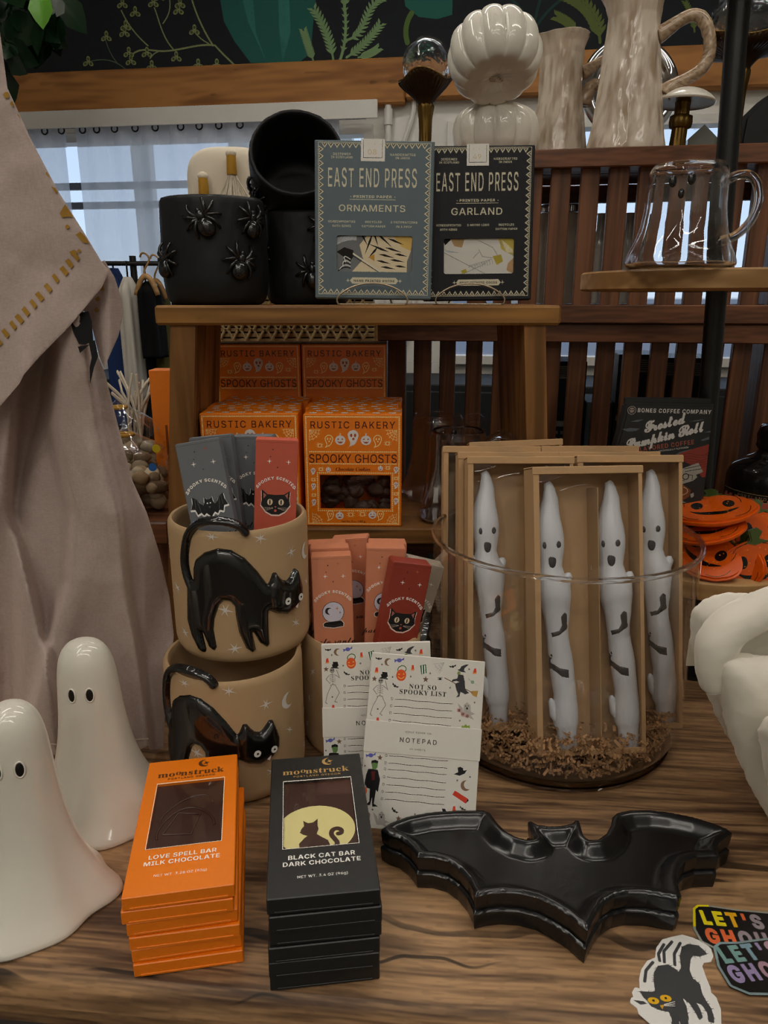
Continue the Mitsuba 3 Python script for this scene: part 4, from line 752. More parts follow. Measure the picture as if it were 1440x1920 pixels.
# ---------------------------------------------------------------- cookie boxes
KW, KH, KD = .127, .150, .0575
def k4(px, py): return (px - 1100) / 530. * KW, (1232 - py) / 642. * KH
def cookie_art(window=True):
    a = Art(); D = '#f4d08a'; K = '#4a120c'; W = '#d9d5d0'
    def dots(p, q, n):
        for i in range(n + 1):
            x, y = p[0] + (q[0] - p[0]) * i / n, p[1] + (q[1] - p[1]) * i / n; a.circ(x, y, .00105, D, 1, n=2)
    e = .0035; X, Y = KW / 2 - e, KH - e
    dots((-X, e), (X, e), 54); dots((-X, Y), (X, Y), 54); dots((-X, e), (-X, Y), 62); dots((X, e), (X, Y), 62)
    for py in (800, 868): dots((-X + .004, k4(0, py)[1]), (X - .004, k4(0, py)[1]), 46)
    def ghost(px, py, s, fill):
        x, y = k4(px, py); h = .0115 * s
        g = affinity.translate(Polygon(spline([(-.55, -.95), (-.5, 0), (-.62, .5), (-.3, .95), (.25, .98), (.6, .5), (.45, -.1), (.15, -.6), (-.15, -.75), (-.55, -.95)], 26) * h), x, y)
        if fill: a.add(g, W, 1); ec = '#a5502a'
        else: a.add(g.boundary.buffer(.0006), D, 1); ec = D
        for sx in (-.22, .22): a.circ(x + sx * h, y + .42 * h, .13 * h, ec, 2, .2 * h)
        a.circ(x + .02 * h, y + .02 * h, .14 * h, ec, 2)
    def pump(px, py, s):
        x, y = k4(px, py); r = .0068 * s; a.circ(x, y, r, W, 1, r * .92, 6); a.rect(x - r * .1, y + r * .9, x + r * .1, y + r * 1.35, W, 1); c = '#a5502a'
        for sx in (-.4, .4): a.poly([(x + (sx - .2) * r, y + .1 * r), (x + (sx + .2) * r, y + .1 * r), (x + sx * r, y + .45 * r)], c, 2)
        a.poly([(x - .6 * r, y - .15 * r), (x - .2 * r, y - .3 * r), (x, y - .22 * r), (x + .2 * r, y - .3 * r), (x + .6 * r, y - .15 * r), (x + .25 * r, y - .6 * r), (x - .25 * r, y - .6 * r)], c, 2)
    def spid(px, py, s=1):
        x, y = k4(px, py); r = .0022 * s; a.add(affinity.translate(Point(0, 0).buffer(r, 4).boundary.buffer(.0005), x, y), D, 1)
        for t in (20, 50, 130, 160, 200, 230, 310, 340): c, d = math.cos(math.radians(t)), math.sin(math.radians(t)); a.line([(x + r * c, y + r * d), (x + 2.1 * r * c, y + 1.8 * r * d + .0004)], .0006, D, 1)
    def web(px, py, sx, sy):
        x, y = k4(px, py); L = .0145
        for t in (0, 22, 45, 68, 90): a.line([(x, y), (x + sx * L * math.cos(math.radians(t)), y + sy * L * math.sin(math.radians(t)))], .0006, D, 1)
        for r in (.4, .65, .9): a.line([(x + sx * L * r * (1 - .06 * (i % 2)) * math.cos(math.radians(11 * i)), y + sy * L * r * (1 - .06 * (i % 2)) * math.sin(math.radians(11 * i))) for i in range(9)], .0006, D, 1)
    a.text('RUSTIC BAKERY', 0, k4(0, 668)[1], .0088, K, w=420, sp=.16, sx=.96)
    a.text('SPOOKY GHOSTS', 0, k4(0, 862)[1], .0112, K, w=400, sp=.01, sx=.86)
    ghost(1103, 728, 1.0, True); pump(1033, 735, 1); pump(1172, 735, 1); ghost(972, 742, .7, False); ghost(1235, 742, .7, False); web(866, 678, 1, -1); web(1338, 678, -1, -1); spid(922, 765); spid(1288, 752)
    if window:
        a.text('Chocolate Cookies', 0, k4(0, 908)[1], .0046, K, kind='t', sx=.95); pump(965, 902, .5); spid(925, 900, .9); pump(1250, 893, .5); spid(1290, 890, .9)
        for py in (915, 1003, 1096): ghost(882, py, .45, True); ghost(1335, py - 10, .45, True)
        for py in (960, 1050): spid(882, py, .8); spid(1335, py - 10, .8)
        p0, p1 = k4(905, 920), k4(1316, 1140); dots(p0, (p1[0], p0[1]), 36); dots((p0[0], p1[1]), p1, 36); dots(p0, (p0[0], p1[1]), 20); dots((p1[0], p0[1]), p1, 20)
        web(872, 1215, 1, 1); web(1338, 1215, -1, 1); ghost(972, 1172, .6, False); pump(1023, 1170, .8); spid(1085, 1163, 1.2); spid(1150, 1160, 1.2); pump(1205, 1165, .8); ghost(1250, 1170, .6, False)
        a.text('Net Wt. 5 oz. (142 g)', 0, k4(0, 1208)[1], .0026, K, kind='b')
    return a
wx0, wy1 = k4(917, 932); wx1, wy0 = k4(1305, 1130)
ck = man(bx(-KW / 2, KW / 2, 0, KD, 0, KH, .0012)); hollow = m3.Manifold.cube((KW - .004, KD - .006, KH - .01)).translate((-KW / 2 + .002, .003, .003)); win = m3.Manifold.cube((wx1 - wx0, .02, wy1 - wy0)).translate((wx0, -.005, wy0))
ta = Art(); rg = np.random.default_rng(4)
for r_ in range(3):
    for i in range(6): x, y = -KW / 2 + .012 + i * .0205 + .006 * (r_ % 2), .010 + r_ * .0185; ta.circ(x, y, .0052, '#d9d5d0', 1, .0042); ta.circ(x - .0015, y + .0005, .0008, '#a5502a', 2); ta.circ(x + .0015, y + .0005, .0008, '#a5502a', 2)
for i in range(50): ta.circ(-KW / 2 + .004 + i * .00243, .003, .0008, '#e6b45e', 1, n=1); ta.circ(-KW / 2 + .004 + i * .00243, KD - .003, .0008, '#e6b45e', 1, n=1)
lum = []
for i in range(26):
    b = ball((0, 0, 0), (rg.uniform(.008, .013), rg.uniform(.006, .009), rg.uniform(.008, .012)), 2); v = np.array(b.vertices); v *= 1 + 1.1 * (nfbm(v * 150 + i * 7)[:, None] - .5); b = mesh(v, b.faces)
    lum.append(xf(b, TR(rg.uniform(wx0 + .004, wx1 - .004), rg.uniform(.018, .040), rg.uniform(.006, wy1 - .012)) @ RX(rg.uniform(0, 90)) @ RY(rg.uniform(0, 180))))
fullp = cookie_art(True).ply(TR(0, -.0001, 0) @ UP); topp = ta.ply(TR(0, 0, KH + .0001))
kbox = [('carton', P(unman(ck - hollow - win), 'cookie_card')), ('print', fullp), ('print', topp), ('cookies', P(cat(lum), 'cookie', True)), ('window_film', P(mesh([(wx0, .0008, wy0), (wx1, .0008, wy0), (wx1, .0008, wy1), (wx0, .0008, wy1)], [(0, 1, 2), (0, 2, 3)]), 'film'))]
kplain = [('carton', P(unman(ck), 'cookie_card')), ('print', topp)]
khead = [('carton', P(unman(ck), 'cookie_card')), ('print', cookie_art(False).ply(TR(0, -.0001, 0) @ UP)), ('lid', P(bx(-KW / 2 - .0004, KW / 2 + .0004, -.0006, KD, KH, KH + .0012, .0004), 'brown_choc'))]
SH = SZ1 + .0003
for c, (x, lab) in enumerate(((-.1745, 'left'), (-.0405, 'right'))):
    for i, d in enumerate((0, .0582, .1164)):
        y = .944 + d + (.006 if c == 0 else 0)
        thing('cookie_box', f'orange ghost cookie box, {("front", "second", "third")[i]} in the {lab} row on the riser shelf', 'cookie box', kbox if i == 0 else kplain, TR(x + (.004, -.003, .002)[i] * (1 if i else 0), y, SH) @ RZ((-1.5 if c else 1.0) + (0, 1.5, -1)[i]), plabel={'carton': 'orange card box', 'cookies': 'dark cookies behind the window'} if i == 0 else None)
    thing('cookie_box', f'orange ghost cookie box standing high behind the {lab} row', 'cookie box', khead, TR((-.189, -.0595)[c], 1.126, .263))
thing('support_block', 'plain wooden block under the raised rear cookie boxes', 'block', P(bx(-.26, .02, 1.124, 1.19, SH, .2625), 'crate_wood'))
# ---------------------------------------------------------------- glass ghost mugs
def glass_mug(R=.041, Hh=.092, bsd='glass', fa=0.0):
    pr = dens2([(.004, .0), (R * 1.10, .0), (R * 1.24, .0012), (R * 1.32, .005), (R * 1.28, .012), (R * 1.13, .026), (R * 1.02, .042), (R * .97, .056), (R * .95, .076), (R * .93, .085), (R * .88, Hh - .003), (R * .82, Hh - .0005)], 60)
    t = np.gradient(pr, axis=0); nrm = np.stack([-t[:, 1], t[:, 0]], 1); nrm /= np.linalg.norm(nrm, axis=1, keepdims=True); q = pr + nrm * .0017; q[:, 0] = np.maximum(q[:, 0], .003)
    o, i = np.vstack([[(0, 0)], pr, [(R * .83, Hh)]]), np.vstack([q[::-1], [(0, q[0, 1])]])
    wav = lambda t, z, k: 1 + (.085 * np.sin(5 * t + 1) * np.clip((.04 - z) / .04, 0, 1))
    hd = spline([(R * .95, 0, .074), (R * 1.25, 0, .083), (R * 1.85, 0, .082), (R * 2.05, 0, .062), (R * 1.7, 0, .036), (R * 1.10, 0, .026)], 36)
    return [('cup', P(lathe(np.vstack([o, i]), 72, wav), bsd, True)), ('handle', P(tube(hd, .0046, 12), bsd, True)),
            ('face', P(cat(*[ball((R * .95 * math.sin(a), -R * .97 * math.cos(a), z), (.0042, .003, .0052), 2) for a, z in ((-.32 + fa, .074), (.12 + fa, .075))], ball((R * .94 * math.sin(-.1 + fa), -R * .98 * math.cos(-.1 + fa), .063), (.0032, .003, .0042), 2)), 'bottle_black', True))]
mug = glass_mug(); mugt = glass_mug(bsd='thin_glass')
thing('ghost_mug', 'clear glass ghost mug nearest on the riser shelf', 'mug', mug, TR(.100, .990, SH) @ RZ(10) @ SC(1.0, 1.0, 1.33), plabel={'face': 'black dots for a face'})
thing('ghost_mug', 'clear glass ghost mug at the back of the riser shelf', 'mug', mugt, TR(.081, 1.102, SH) @ RZ(25) @ SC(1.0, 1.0, 1.38), plabel={'face': 'black dots for a face'})
# ---------------------------------------------------------------- spider pots on the riser
def bowl_prof(R, Hh): return [(0, .003), (R * .5, 0), (R * .80, 0), (R * .90, .004), (R * .965, .015), (R, .034), (R * .995, .07), (R * .972, Hh - .004), (R * .955, Hh), (R * .90, Hh), (R * .885, Hh - .005), (R * .91, .05), (R * .88, .02), (R * .7, .012), (0, .011)]
def spider():
    b = [ball((0, -.0085, .0035), (.0098, .0115, .0088), 3), ball((0, .0055, .003), (.0052, .006, .0045), 2), ball((0, .0115, .0025), (.003, .003, .003), 2)]
    for s in (-1, 1):
        for a0, l, bend in ((62, .0185, 22), (28, .0175, 10), (-14, .0175, -10), (-52, .0205, -22)):
            t0, t1 = math.radians(a0), math.radians(a0 + bend); p0 = np.array([s * .004, .004, .0025]); p1 = p0 + [s * math.cos(t0) * l * .5, math.sin(t0) * l * .5, .0045]; p2 = p0 + [s * (math.cos(t0) * .5 + math.cos(t1) * .55) * l, (math.sin(t0) * .5 + math.sin(t1) * .55) * l, -.0005]
            b.append(tube(spline([p0, p1, p2], 9), np.linspace(.0023, .0014, 9), 8))
    return cat(b)
spm = spider()
def spots_on(R, lst):
    out = []
    for t, z, rot, k in lst: out.append(('spider', P(xf(wrap(xf(spm, RZ(rot) @ SC(k)), R, z), RZ(t)), 'black_gloss', True)))
    return out
def rough(m, a, f):
    v = np.array(m.vertices); n = nfbm(v * np.array([f, f, f * .25])) - .5; r = np.linalg.norm(v[:, :2], axis=1, keepdims=True); v[:, :2] *= 1 + a * n[:, None] * np.minimum(1, r / .03) / np.maximum(r, .03); return mesh(v, m.faces)
def spider_pot(R, Hh, lst): return [('pot', P(rough(lathe(dens2(bowl_prof(R, Hh), 70), 120), .0022, 160), 'matt_black', True))] + spots_on(R * .985, lst)
thing('spider_pot', 'matt black spider pot at the left end of the riser top', 'pot', spider_pot(.0675, .128, [(-12, .098, 25, 1.05), (41, .098, -8, 1.0), (-63, .052, -5, 1.0), (24, .050, -14, 1.05), (120, .06, 0, 1), (200, .09, 20, 1)]), TR(-.2195, 1.018, CZ1) @ RZ(14), plabel={'spider': 'glossy black spider in relief'})
thing('spider_pot', 'matt black spider pot between the left spider pot and the slate box', 'pot', spider_pot(.060, .119, [(27, .096, 0, 1), (12, .040, 3, 1.05), (-70, .06, 0, 1), (150, .07, 30, 1)]), TR(-.1065, 1.090, CZ1), plabel={'spider': 'glossy black spider in relief'})
md = unit([.10, -.90, .42]); mc = ay(556, 284, 1.035)
thing('spider_pot', 'matt black spider pot lying tilted open on top of the others', 'pot', spider_pot(.0625, .120, [(-58, .075, 10, 1), (75, .07, 0, 1), (180, .06, 0, 1)]), TR(*(mc - md * .120)) @ axis_to(md) @ RZ(0), plabel={'spider': 'glossy black spider in relief'})
# ---------------------------------------------------------------- paper goods boxes on wire easels
EW, EH, ED = .143, .181, .016
def e4(px, py): return (px - 400) / 722. * EW, (978 - py) / 912. * EH
def press_art(txt, cols, three, bg):
    a = Art(); I = '#c3bda6'; x0, y0, x1, y1 = -EW / 2 + .0042, .0046, EW / 2 - .0042, EH - .0022
    fr = sbox(x0, y0, x1, y1); inner = fr.buffer(-.0072, join_style=2); a.add(fr.difference(fr.buffer(-.0006, join_style=2)), I, 1)
    def teeth(p, q, nrm, n):
        for i in range(n):
            A = np.array(p) + (np.array(q) - p) * i / n; B = np.array(p) + (np.array(q) - p) * (i + 1) / n; m_ = (A + B) / 2; N = np.array(nrm)
            a.poly([A, B, m_ + N * .0056], I, 1); a.poly([A * .8 + B * .2 + N * .0002, A * .2 + B * .8 + N * .0002, m_ + N * .0036], '#4a463c', 2); a.poly([A * .62 + B * .38 + N * .0002, A * .38 + B * .62 + N * .0002, m_ + N * .0018], I, 3)
    o = .0012
    teeth((x0 + o, y0 + .004), (x0 + o, y1 - .004), (1, 0), 21); teeth((x1 - o, y0 + .004), (x1 - o, y1 - .004), (-1, 0), 21); teeth((x0 + .004, y0 + o), (x1 - .004, y0 + o), (0, 1), 17); teeth((x0 + .004, y1 - o), (x1 - .004, y1 - o), (0, -1), 17)
    T = lambda s, px, py, h, **k: a.text(s, *e4(px, py), h, I, 2, **k)
    T('EAST END PRESS', 388, 328, .0212, w=520, sx=.37, sp=.06); T('PRINTED PAPER', 390, 390, .0031, w=800, sx=1.2, sp=.12); a.circ(*e4(258, 383), .0006, I); a.circ(*e4(526, 383), .0006, I); a.rect(*e4(250, 400), *e4(530, 397), I); T(txt, 388, 467, .0074 if len(txt) > 8 else .0082, w=560, sx=1.18, sp=.06)
    for px, l1, l2 in ((203, 'DESIGNED', 'IN SCOTLAND'), (570, 'HANDCRAFTED', 'IN INDIA')): T(l1, px, 150, .0026, w=700, sp=.12); T(l2, px, 168, .0024, w=700, sp=.1)
    for px, (l1, l2) in zip((203, 398, 585), three): T(l1, px, 533, .0025, w=700, sp=.12); T(l2, px, 558, .0024, w=700, sp=.1)
    b0, b1 = e4(255, 890), e4(555, 852); ym = (b0[1] + b1[1]) / 2; a.poly([(b0[0] + .003, b0[1]), (b1[0] - .003, b0[1]), (b1[0], ym), (b1[0] - .003, b1[1]), (b0[0] + .003, b1[1]), (b0[0], ym)], I, 1)
    a.text('HAND PRINTED GOODS', *e4(405, 879), .0027, '#4a4232', 2, w=800, sp=.14)
    for px in (243, 566): a.star(*e4(px, 871), .0030, I, 1, 4, .25)
    t0, t1 = e4(318, 182), e4(462, 62); a.rect(t0[0], t0[1], t1[0], t1[1] + .001, '#d8d6cf', 3); a.rect(t0[0] + .003, t0[1] + .0035, t1[0] - .003, t0[1] + .0042, '#3b4148', 4); a.rect(t0[0] + .0028, t0[1] + .0035, t0[0] + .0033, t1[1], '#3b4148', 4); a.rect(t1[0] - .0033, t0[1] + .0035, t1[0] - .0028, t1[1], '#3b4148', 4)
    a.text('08' if 'ORN' in txt else '49', *e4(386, 145), .0058, '#c9bfa8', 5, w=750, sx=1.1)
    return a
w0, w1 = e4(172, 818), e4(640, 606); wp = sbox(*w0, *w1).buffer(-.003).buffer(.003, 6)
def inner_art(kind):
    a = Art(); cx, cyy = (w0[0] + w1[0]) / 2, (w0[1] + w1[1]) / 2; ww, hh = w1[0] - w0[0], w1[1] - w0[1]; U = lambda u, v: (w0[0] + u * ww, w0[1] + v * hh)
    if kind == 0:
        a.add(wp.buffer(.002), '#6d6f70', 1); a.poly([U(.2, 0), (U(.2, 0)), U(.35, .35), U(.3, .75), U(.4, 1.02), U(1.0, 1.02), U(.98, .6), U(.93, .3), U(.93, -.02), U(.5, -.02)], '#cfc0a0', 2); a.poly([U(.75, 1), U(1, 1), U(.98, .6), U(.85, .72)], '#c9a860', 3)
        for u, v, s, t in ((.35, .95, .25, -60), (.5, 1, .3, -70), (.62, .9, .3, -40), (.78, .85, .24, -20), (.55, .68, .3, 160), (.75, .62, .24, -15), (.85, .48, .18, -10), (.66, .45, .22, -12), (.8, .32, .2, -8), (.62, .28, .2, -12), (.85, .16, .16, -6), (.68, .12, .2, -8), (.42, .78, .3, -110), (.48, .55, .2, -130)):
            c = np.array(U(u, v)); d = np.array([math.cos(math.radians(t)), math.sin(math.radians(t))]); n = np.array([-d[1], d[0]]); L = s * ww / 2; a.poly([c - d * L, c - d * L * .3 + n * .0016, c + d * L, c - d * L * .2 - n * .0009], '#1c1a19', 4)
        a.poly([U(.0, .55), U(.1, .4), U(.18, .3), U(.22, .42), U(.22, .6), U(.1, .68)], '#1c1a19', 3)
        for i in range(6): a.line(spline([U(.02 + .02 * i, .02 + .05 * i), U(.1, .12 + .06 * i), U(.18, .1 + .05 * i)], 6), .0011, '#c9c9c4' if i % 2 else '#1c1a19', 3 + i % 2)
        a.line([U(.22, .5), U(.6, -.02)], .0018, '#cfc9b8', 5); a.line([U(.2, .47), U(.58, -.03)], .0006, '#1c1a19', 6); a.poly([U(.42, .42), U(.5, .5), U(.5, .3)], '#b58a3a', 5)
        for i in range(7): a.line(spline([U(.0, .75 + .03 * i), U(.1, .85 + .02 * i), U(.26, .88 + .02 * i)], 6), .0007, '#b9bcc0', 3)
    else:
        a.add(wp.buffer(.002), '#c9c7bf', 1); a.poly([U(-.02, 1.02), U(.12, 1.02), U(.02, .82)], '#151515', 3); a.poly([U(.1, 1), U(.3, 1.02), U(.26, .75), U(.15, .8)], '#a58a62', 2); a.poly([U(.78, 1), U(1, 1), U(1, .5), U(.82, .7)], '#b3a450', 2); a.poly([U(.7, .5), U(.82, .55), U(.85, .35), U(.76, .25)], '#a89a3a', 2); a.poly([U(.25, .1), U(.32, .15), U(.34, .05), U(.27, .0)], '#a89a3a', 2)
        for p in ([(0, .62), (.6, 0)], [(.5, .7), (.55, .5), (.7, .45)], [(.45, 1), (.7, .75), (.78, .5)], [(.42, .45), (.5, .62)], [(.6, .3), (.3, .02)], [(.8, .9), (1, .5)]): a.line([U(*q) for q in p], .0007, '#8f8f8c', 3)
        for i in range(9): a.line(spline([U(.36 + .035 * i, .18 + .02 * i), U(.40 + .035 * i, .26 + .02 * i), U(.42 + .035 * i, .12 + .02 * i)], 6), .0005, '#8a8d8c', 3)
        for i in range(10): a.line([U(.02 + .018 * i, .7 - .01 * i), U(.05 + .018 * i, .62)], .0005, '#8fa0ad', 3); a.line([U(.82 + .017 * i, .98 - .03 * i), U(.9 + .01 * i, .6)], .0005, '#e0dcc0', 4)
        a.poly([U(.92, .3), U(1, .45), U(1, 0), U(.9, .1)], '#b08f68', 3)
    return a.clip(wp.buffer(.0022))
def press_box(kind):
    bs = ('slate_card', 'ink_card')[kind]; three = (('SCREENPRINTED', 'BOTH SIDES'), ('RECYCLED', 'COTTON PAPER'), ('3 DECORATIONS', 'IN A PACK')) if kind == 0 else (('SCREENPRINTED', 'BOTH SIDES'), ('3 METRE LONG', ''), ('RECYCLED', 'COTTON PAPER'))
    hole = unman(man(xf(extr(wp, -.003, .005), UP))); body = man(bx(-EW / 2, EW / 2, 0, ED, 0, EH, .001)) - man(hole)
    return [('carton', P(unman(body), bs)), ('print', press_art(('ORNAMENTS', 'GARLAND')[kind], 0, three, bs).ply(TR(0, -.0001, 0) @ UP, 'print_matt', dz=.00008)), ('paper_goods', inner_art(kind).ply(TR(0, .0028, 0) @ UP, 'print_matt'))]
def easel():
    w, r = .0415, .0011; w2 = w
    loops = [tube(spline([(-w, -.004, .0008), (-w - .0005, -.0045, .010), (-w + .003, -.0045, .0135), (w - .003, -.0045, .0135), (w + .0005, -.0045, .010), (w, -.004, .0008)], 40), r, 8), tube([(-w, -.004, .0011), (-w, .06, .0011)], r, 8), tube([(w, -.004, .0011), (w, .06, .0011)], r, 8), tube([(-w, .003, .0011), (w, .003, .0011)], r, 8),
             tube(spline([(-w * .6, .028, .001), (-w * .6, .034, .05), (-w * .3, .042, .1), (w * .3, .042, .1), (w * .6, .034, .05), (w * .6, .028, .001)], 40), r, 8), tube([(-w, .028, .0011), (w, .028, .0011)], r, 8)]
    return cat(loops)
ez_ = P(easel(), 'wire', True)
for kind, (bl, br, tl, y, lab, el, ex_, roll) in enumerate((((593, 560), (806, 560), (588, 291), .952, 'slate grey box of printed paper ornaments with a striped window on a wire stand', 'left wire easel holding the slate paper ornament box', (639, 757), .8), ((794, 564), (996, 561), (793, 284), .972, 'black box of printed paper garland with a pale window on a wire stand', 'right wire easel holding the black garland box', (819, 943), -.6))):
    b = ay((bl[0] + br[0]) / 2, (bl[1] + br[1]) / 2, y); b[2] = max(b[2], CZ1 + .003)
    thing('paper_goods_box', lab, 'gift box', press_box(kind), TR(*b) @ RY(roll) @ RX(-4.5) @ SC((1, .945)[kind], 1, 1))
    e = ay(sum(ex_) / 2, 565, y - .004); thing('wire_easel', el, 'display easel', ez_, TR(e[0], y - .002, CZ1))
# woven basket, cushion and blocks behind the riser
bk = []
def basket(w, h, d):
    out = [('liner', P(bx(-w / 2 + .002, w / 2 - .002, .004, d, 0, h - .004), 'brown_choc'))]
    mat('rattan', '#a88f63', .7)
    hs = [bx(-w / 2, w / 2, -.001, .004, z, z + .006, .001) for z in np.arange(.002, h, .0085)]
    vs = [tube([(x + (-.008 if s else .008), -.003 - .001 * s, z0), (x + (.008 if s else -.008), -.003 - .001 * s, z0 + .03)], .0024, 6) for z0 in np.arange(.0, h - .02, .031) for x in np.arange(-w / 2 + .008, w / 2 - .006, .0215) for s in (0, 1)]
    for q in hs: out.append(('weaver', P(q, 'rattan')))
    for q in vs[:200]: out.append(('cross_cane', P(q, 'rattan', True)))
    out.append(('rim', P(tube(spline([(-w / 2, 0, h), (0, -.001, h), (w / 2, 0, h)], 20), .005, 8), 'rattan', True)))
    return out
bz = ay(540, 640, 1.26)[2] - .012
thing('woven_basket', 'woven rattan basket seen under the riser top behind the cookie boxes', 'basket', basket(.285, .185, .2), TR(ay(541, 620, 1.26)[0], 1.26, bz))
thing('support_block', 'wooden stand under the woven basket behind the riser', 'block', P(bx(-.35, -.02, 1.25, 1.47, 0, bz), 'crate_wood'))
# cream tasselled cushion standing in the basket
cu = ball((0, 0, 0), (.082, .035, .075), 4); v = np.array(cu.vertices); v = np.sign(v) * np.abs(v / [.082, .035, .075]) ** .62 * [.082, .035, .075] * .86; cu = mesh(v, cu.faces)
def tassel(x0, z0, L, n, seed):
    rg = np.random.default_rng(seed); fr = []
    for i in range(n): a = rg.uniform(0, 6.28); r = rg.uniform(.3, 1) * .006; dx = rg.normal() * .012; fr.append(tube(spline([(x0 + r * math.cos(a), r * math.sin(a), z0), (x0 + r * math.cos(a) + dx * .6, 1.2 * r * math.sin(a), z0 - L * .5), (x0 + r * 1.6 * math.cos(a) + dx, 1.6 * r * math.sin(a) - .004, z0 - L * rg.uniform(.85, 1.05))], 7), .0009, 4))
    return cat(fr), tube([(x0, 0, z0 + .028), (x0, 0, z0 - .002)], [.0075, .0085], 12), ball((x0, 0, z0 + .030), (.009, .008, .007), 2)
cc = ay(432, 356, 1.36); parts = [('pillow', P(cu, 'cream_cloth', True))]
for x0, z0, L, n, s in ((-.036, -.016, .06, 60, 1), (.012, .018, .05, 130, 2)):
    f, w, b = tassel(x0, z0, L, n, s); parts += [('tassel', P(xf(f, TR(0, -.042, 0)), 'cream_cloth', True)), ('tassel_wrap', P(xf(w, TR(0, -.042, 0)), 'gold_yarn', True)), ('tassel_head', P(xf(b, TR(0, -.042, 0)), 'cream_cloth', True))]
thing('tassel_cushion', 'cream cushion with gold wrapped tassels behind the spider pots', 'cushion', parts, TR(cc[0], 1.36, bz + .185 + .07 + .004), plabel={'tassel_wrap': 'gold yarn wrapping'})
# ---------------------------------------------------------------- slatted bench behind everything
BX, BY = unit([1, -.158, 0]), unit([.158, 1, 0]); BO = np.array([.255, 1.27, 0.0]); BM = frame(BO, BX, BY, [0, 0, 1])
def ab(px, py, off=0.0):
    r = ray(px, py); o = np.array([0, 0, EYE]); q = BO + BY * off; p = o + r * (((q - o) @ BY) / (r @ BY)); return float((p - BO) @ BX), float(p[2])
L0, R0 = ab(704, 420)[0], ab(1560, 420)[0]; T1 = .700
def brd(x0, x1, y0, y1, z0, z1, b): return P(bx(x0, x1, y0, y1, z0, z1, .0015), b)
up = [('top_plank', brd(L0, R0, y, y + .062, T1 - .016, T1, 'bench_rail')) for y in (.0, .066, .132, .198)] + [('front_rail', brd(L0, R0, -.022, -.001, .672, T1 - .001, 'bench_rail')), ('back_rail', brd(L0, R0, .262, .28, .653, .684, 'bench_rail')), ('lower_rail', brd(L0, R0, -.030, -.006, .4395, .468, 'bench_rail'))]
lo = [('top_rail', brd(L0, R0, -.022, .0, .409, .439, 'bench_rail')), ('bottom_rail', brd(L0, R0, -.02, .0, .03, .07, 'bench_rail')), ('shelf_plank', brd(L0, R0, .025, .28, .05, .065, 'bench_rail'))]
us = [(880, 915), (930, 965), (978, 1013), (1028, 1065), (1083, 1118), (1135, 1172), (1190, 1226), (1243, 1279), (1296, 1331), (1350, 1386), (1405, 1440), (1458, 1494)]
ls = [(727, 760), (775, 807), (823, 852), (872, 902), (922, 954), (970, 1000), (1015, 1048), (1063, 1097), (1114, 1148), (1165, 1198), (1215, 1248), (1263, 1300), (1315, 1350), (1367, 1402), (1424, 1458), (1475, 1510)]
up += [('slat', brd(ab(a, 420)[0], ab(b, 420)[0], -.005, .012, .45, .684, 'bench_slat')) for a, b in us]
lo += [('slat', brd(ab(a, 720)[0], ab(b, 720)[0], .001, .016, .0, .42, 'bench_slat')) for a, b in ls]
up += [('end_panel', brd(R0 - .02, R0, .0, .27, .44, .684, 'bench_slat'))]; lo += [('end_panel', brd(R0 - .02, R0, .02, .28, 0, .439, 'bench_slat')), ('end_panel', brd(L0, L0 + .015, .02, .28, 0, .439, 'bench_slat'))]
thing('slatted_crate', 'upper reddish brown slatted wood crate carrying the pumpkins and pitchers', 'slatted crate', up, BM)
thing('slatted_crate', 'lower reddish brown slatted wood crate standing on the table behind the riser', 'slatted crate', lo, BM)
thing('support_block', 'pale wood block with dark slots right of the woven basket', 'block', [('block', brd(ab(680, 620, -.02)[0], ab(709, 620, -.02)[0], -.03, .0, .405, .452, 'disc_wood')), ('post', brd(ab(684, 620, -.02)[0], ab(706, 620, -.02)[0], -.028, -.004, 0, .4045, 'bench_slat')), ('slot', brd(ab(703, 620, -.03)[0], ab(708.5, 620, -.03)[0], -.0305, -.029, .436, .440, 'hole_black')), ('slot', brd(ab(690, 636, -.03)[0], ab(693, 636, -.03)[0], -.0305, -.029, .408, .418, 'hole_black'))], BM)
# goods seen through the slats
for i, (a, b, y, zt_, col, lab) in enumerate(((1022, 1100, .06, .372, 'ink_card', 'dark printed carton behind the slats under the garland box'), (1104, 1155, .07, .30, 'slate_card', 'grey gingham carton behind the slats'), (1158, 1235, .06, .385, 'black_card', 'black printed carton behind the slats'), (1240, 1340, .06, .38, 'black_card', 'black carton behind the slats near the black pole'))):
    x0, x1 = ab(a, 700, y)[0], ab(b, 700, y)[0]; ar = Art(); ar.rect(x0 + .004, zt_ - .03, x1 - .004, zt_ - .008, '#6d6a64', 1)
    for k in range(5): ar.rect(x0 + .008, zt_ - .012 - k * .0035, x1 - .012, zt_ - .0108 - k * .0035, '#201f1f', 2)
    ar.rect(x0 + .003, zt_ - .115, x1 - .003, zt_ - .105, '#8a8880', 1)
    for k in range(6):
        for m in range(4): ar.rect(x0 + .006 + k * .009, zt_ - .165 + m * .012, x0 + .0105 + k * .009, zt_ - .159 + m * .012, '#77746e', 1)
    thing('carton', lab, 'carton', [('box', P(bx(x0, x1, y, y + .12, .066, zt_, .001), col)), ('label', ar.ply(TR(0, y - .0002, 0) @ UP, 'print_matt'))], BM)
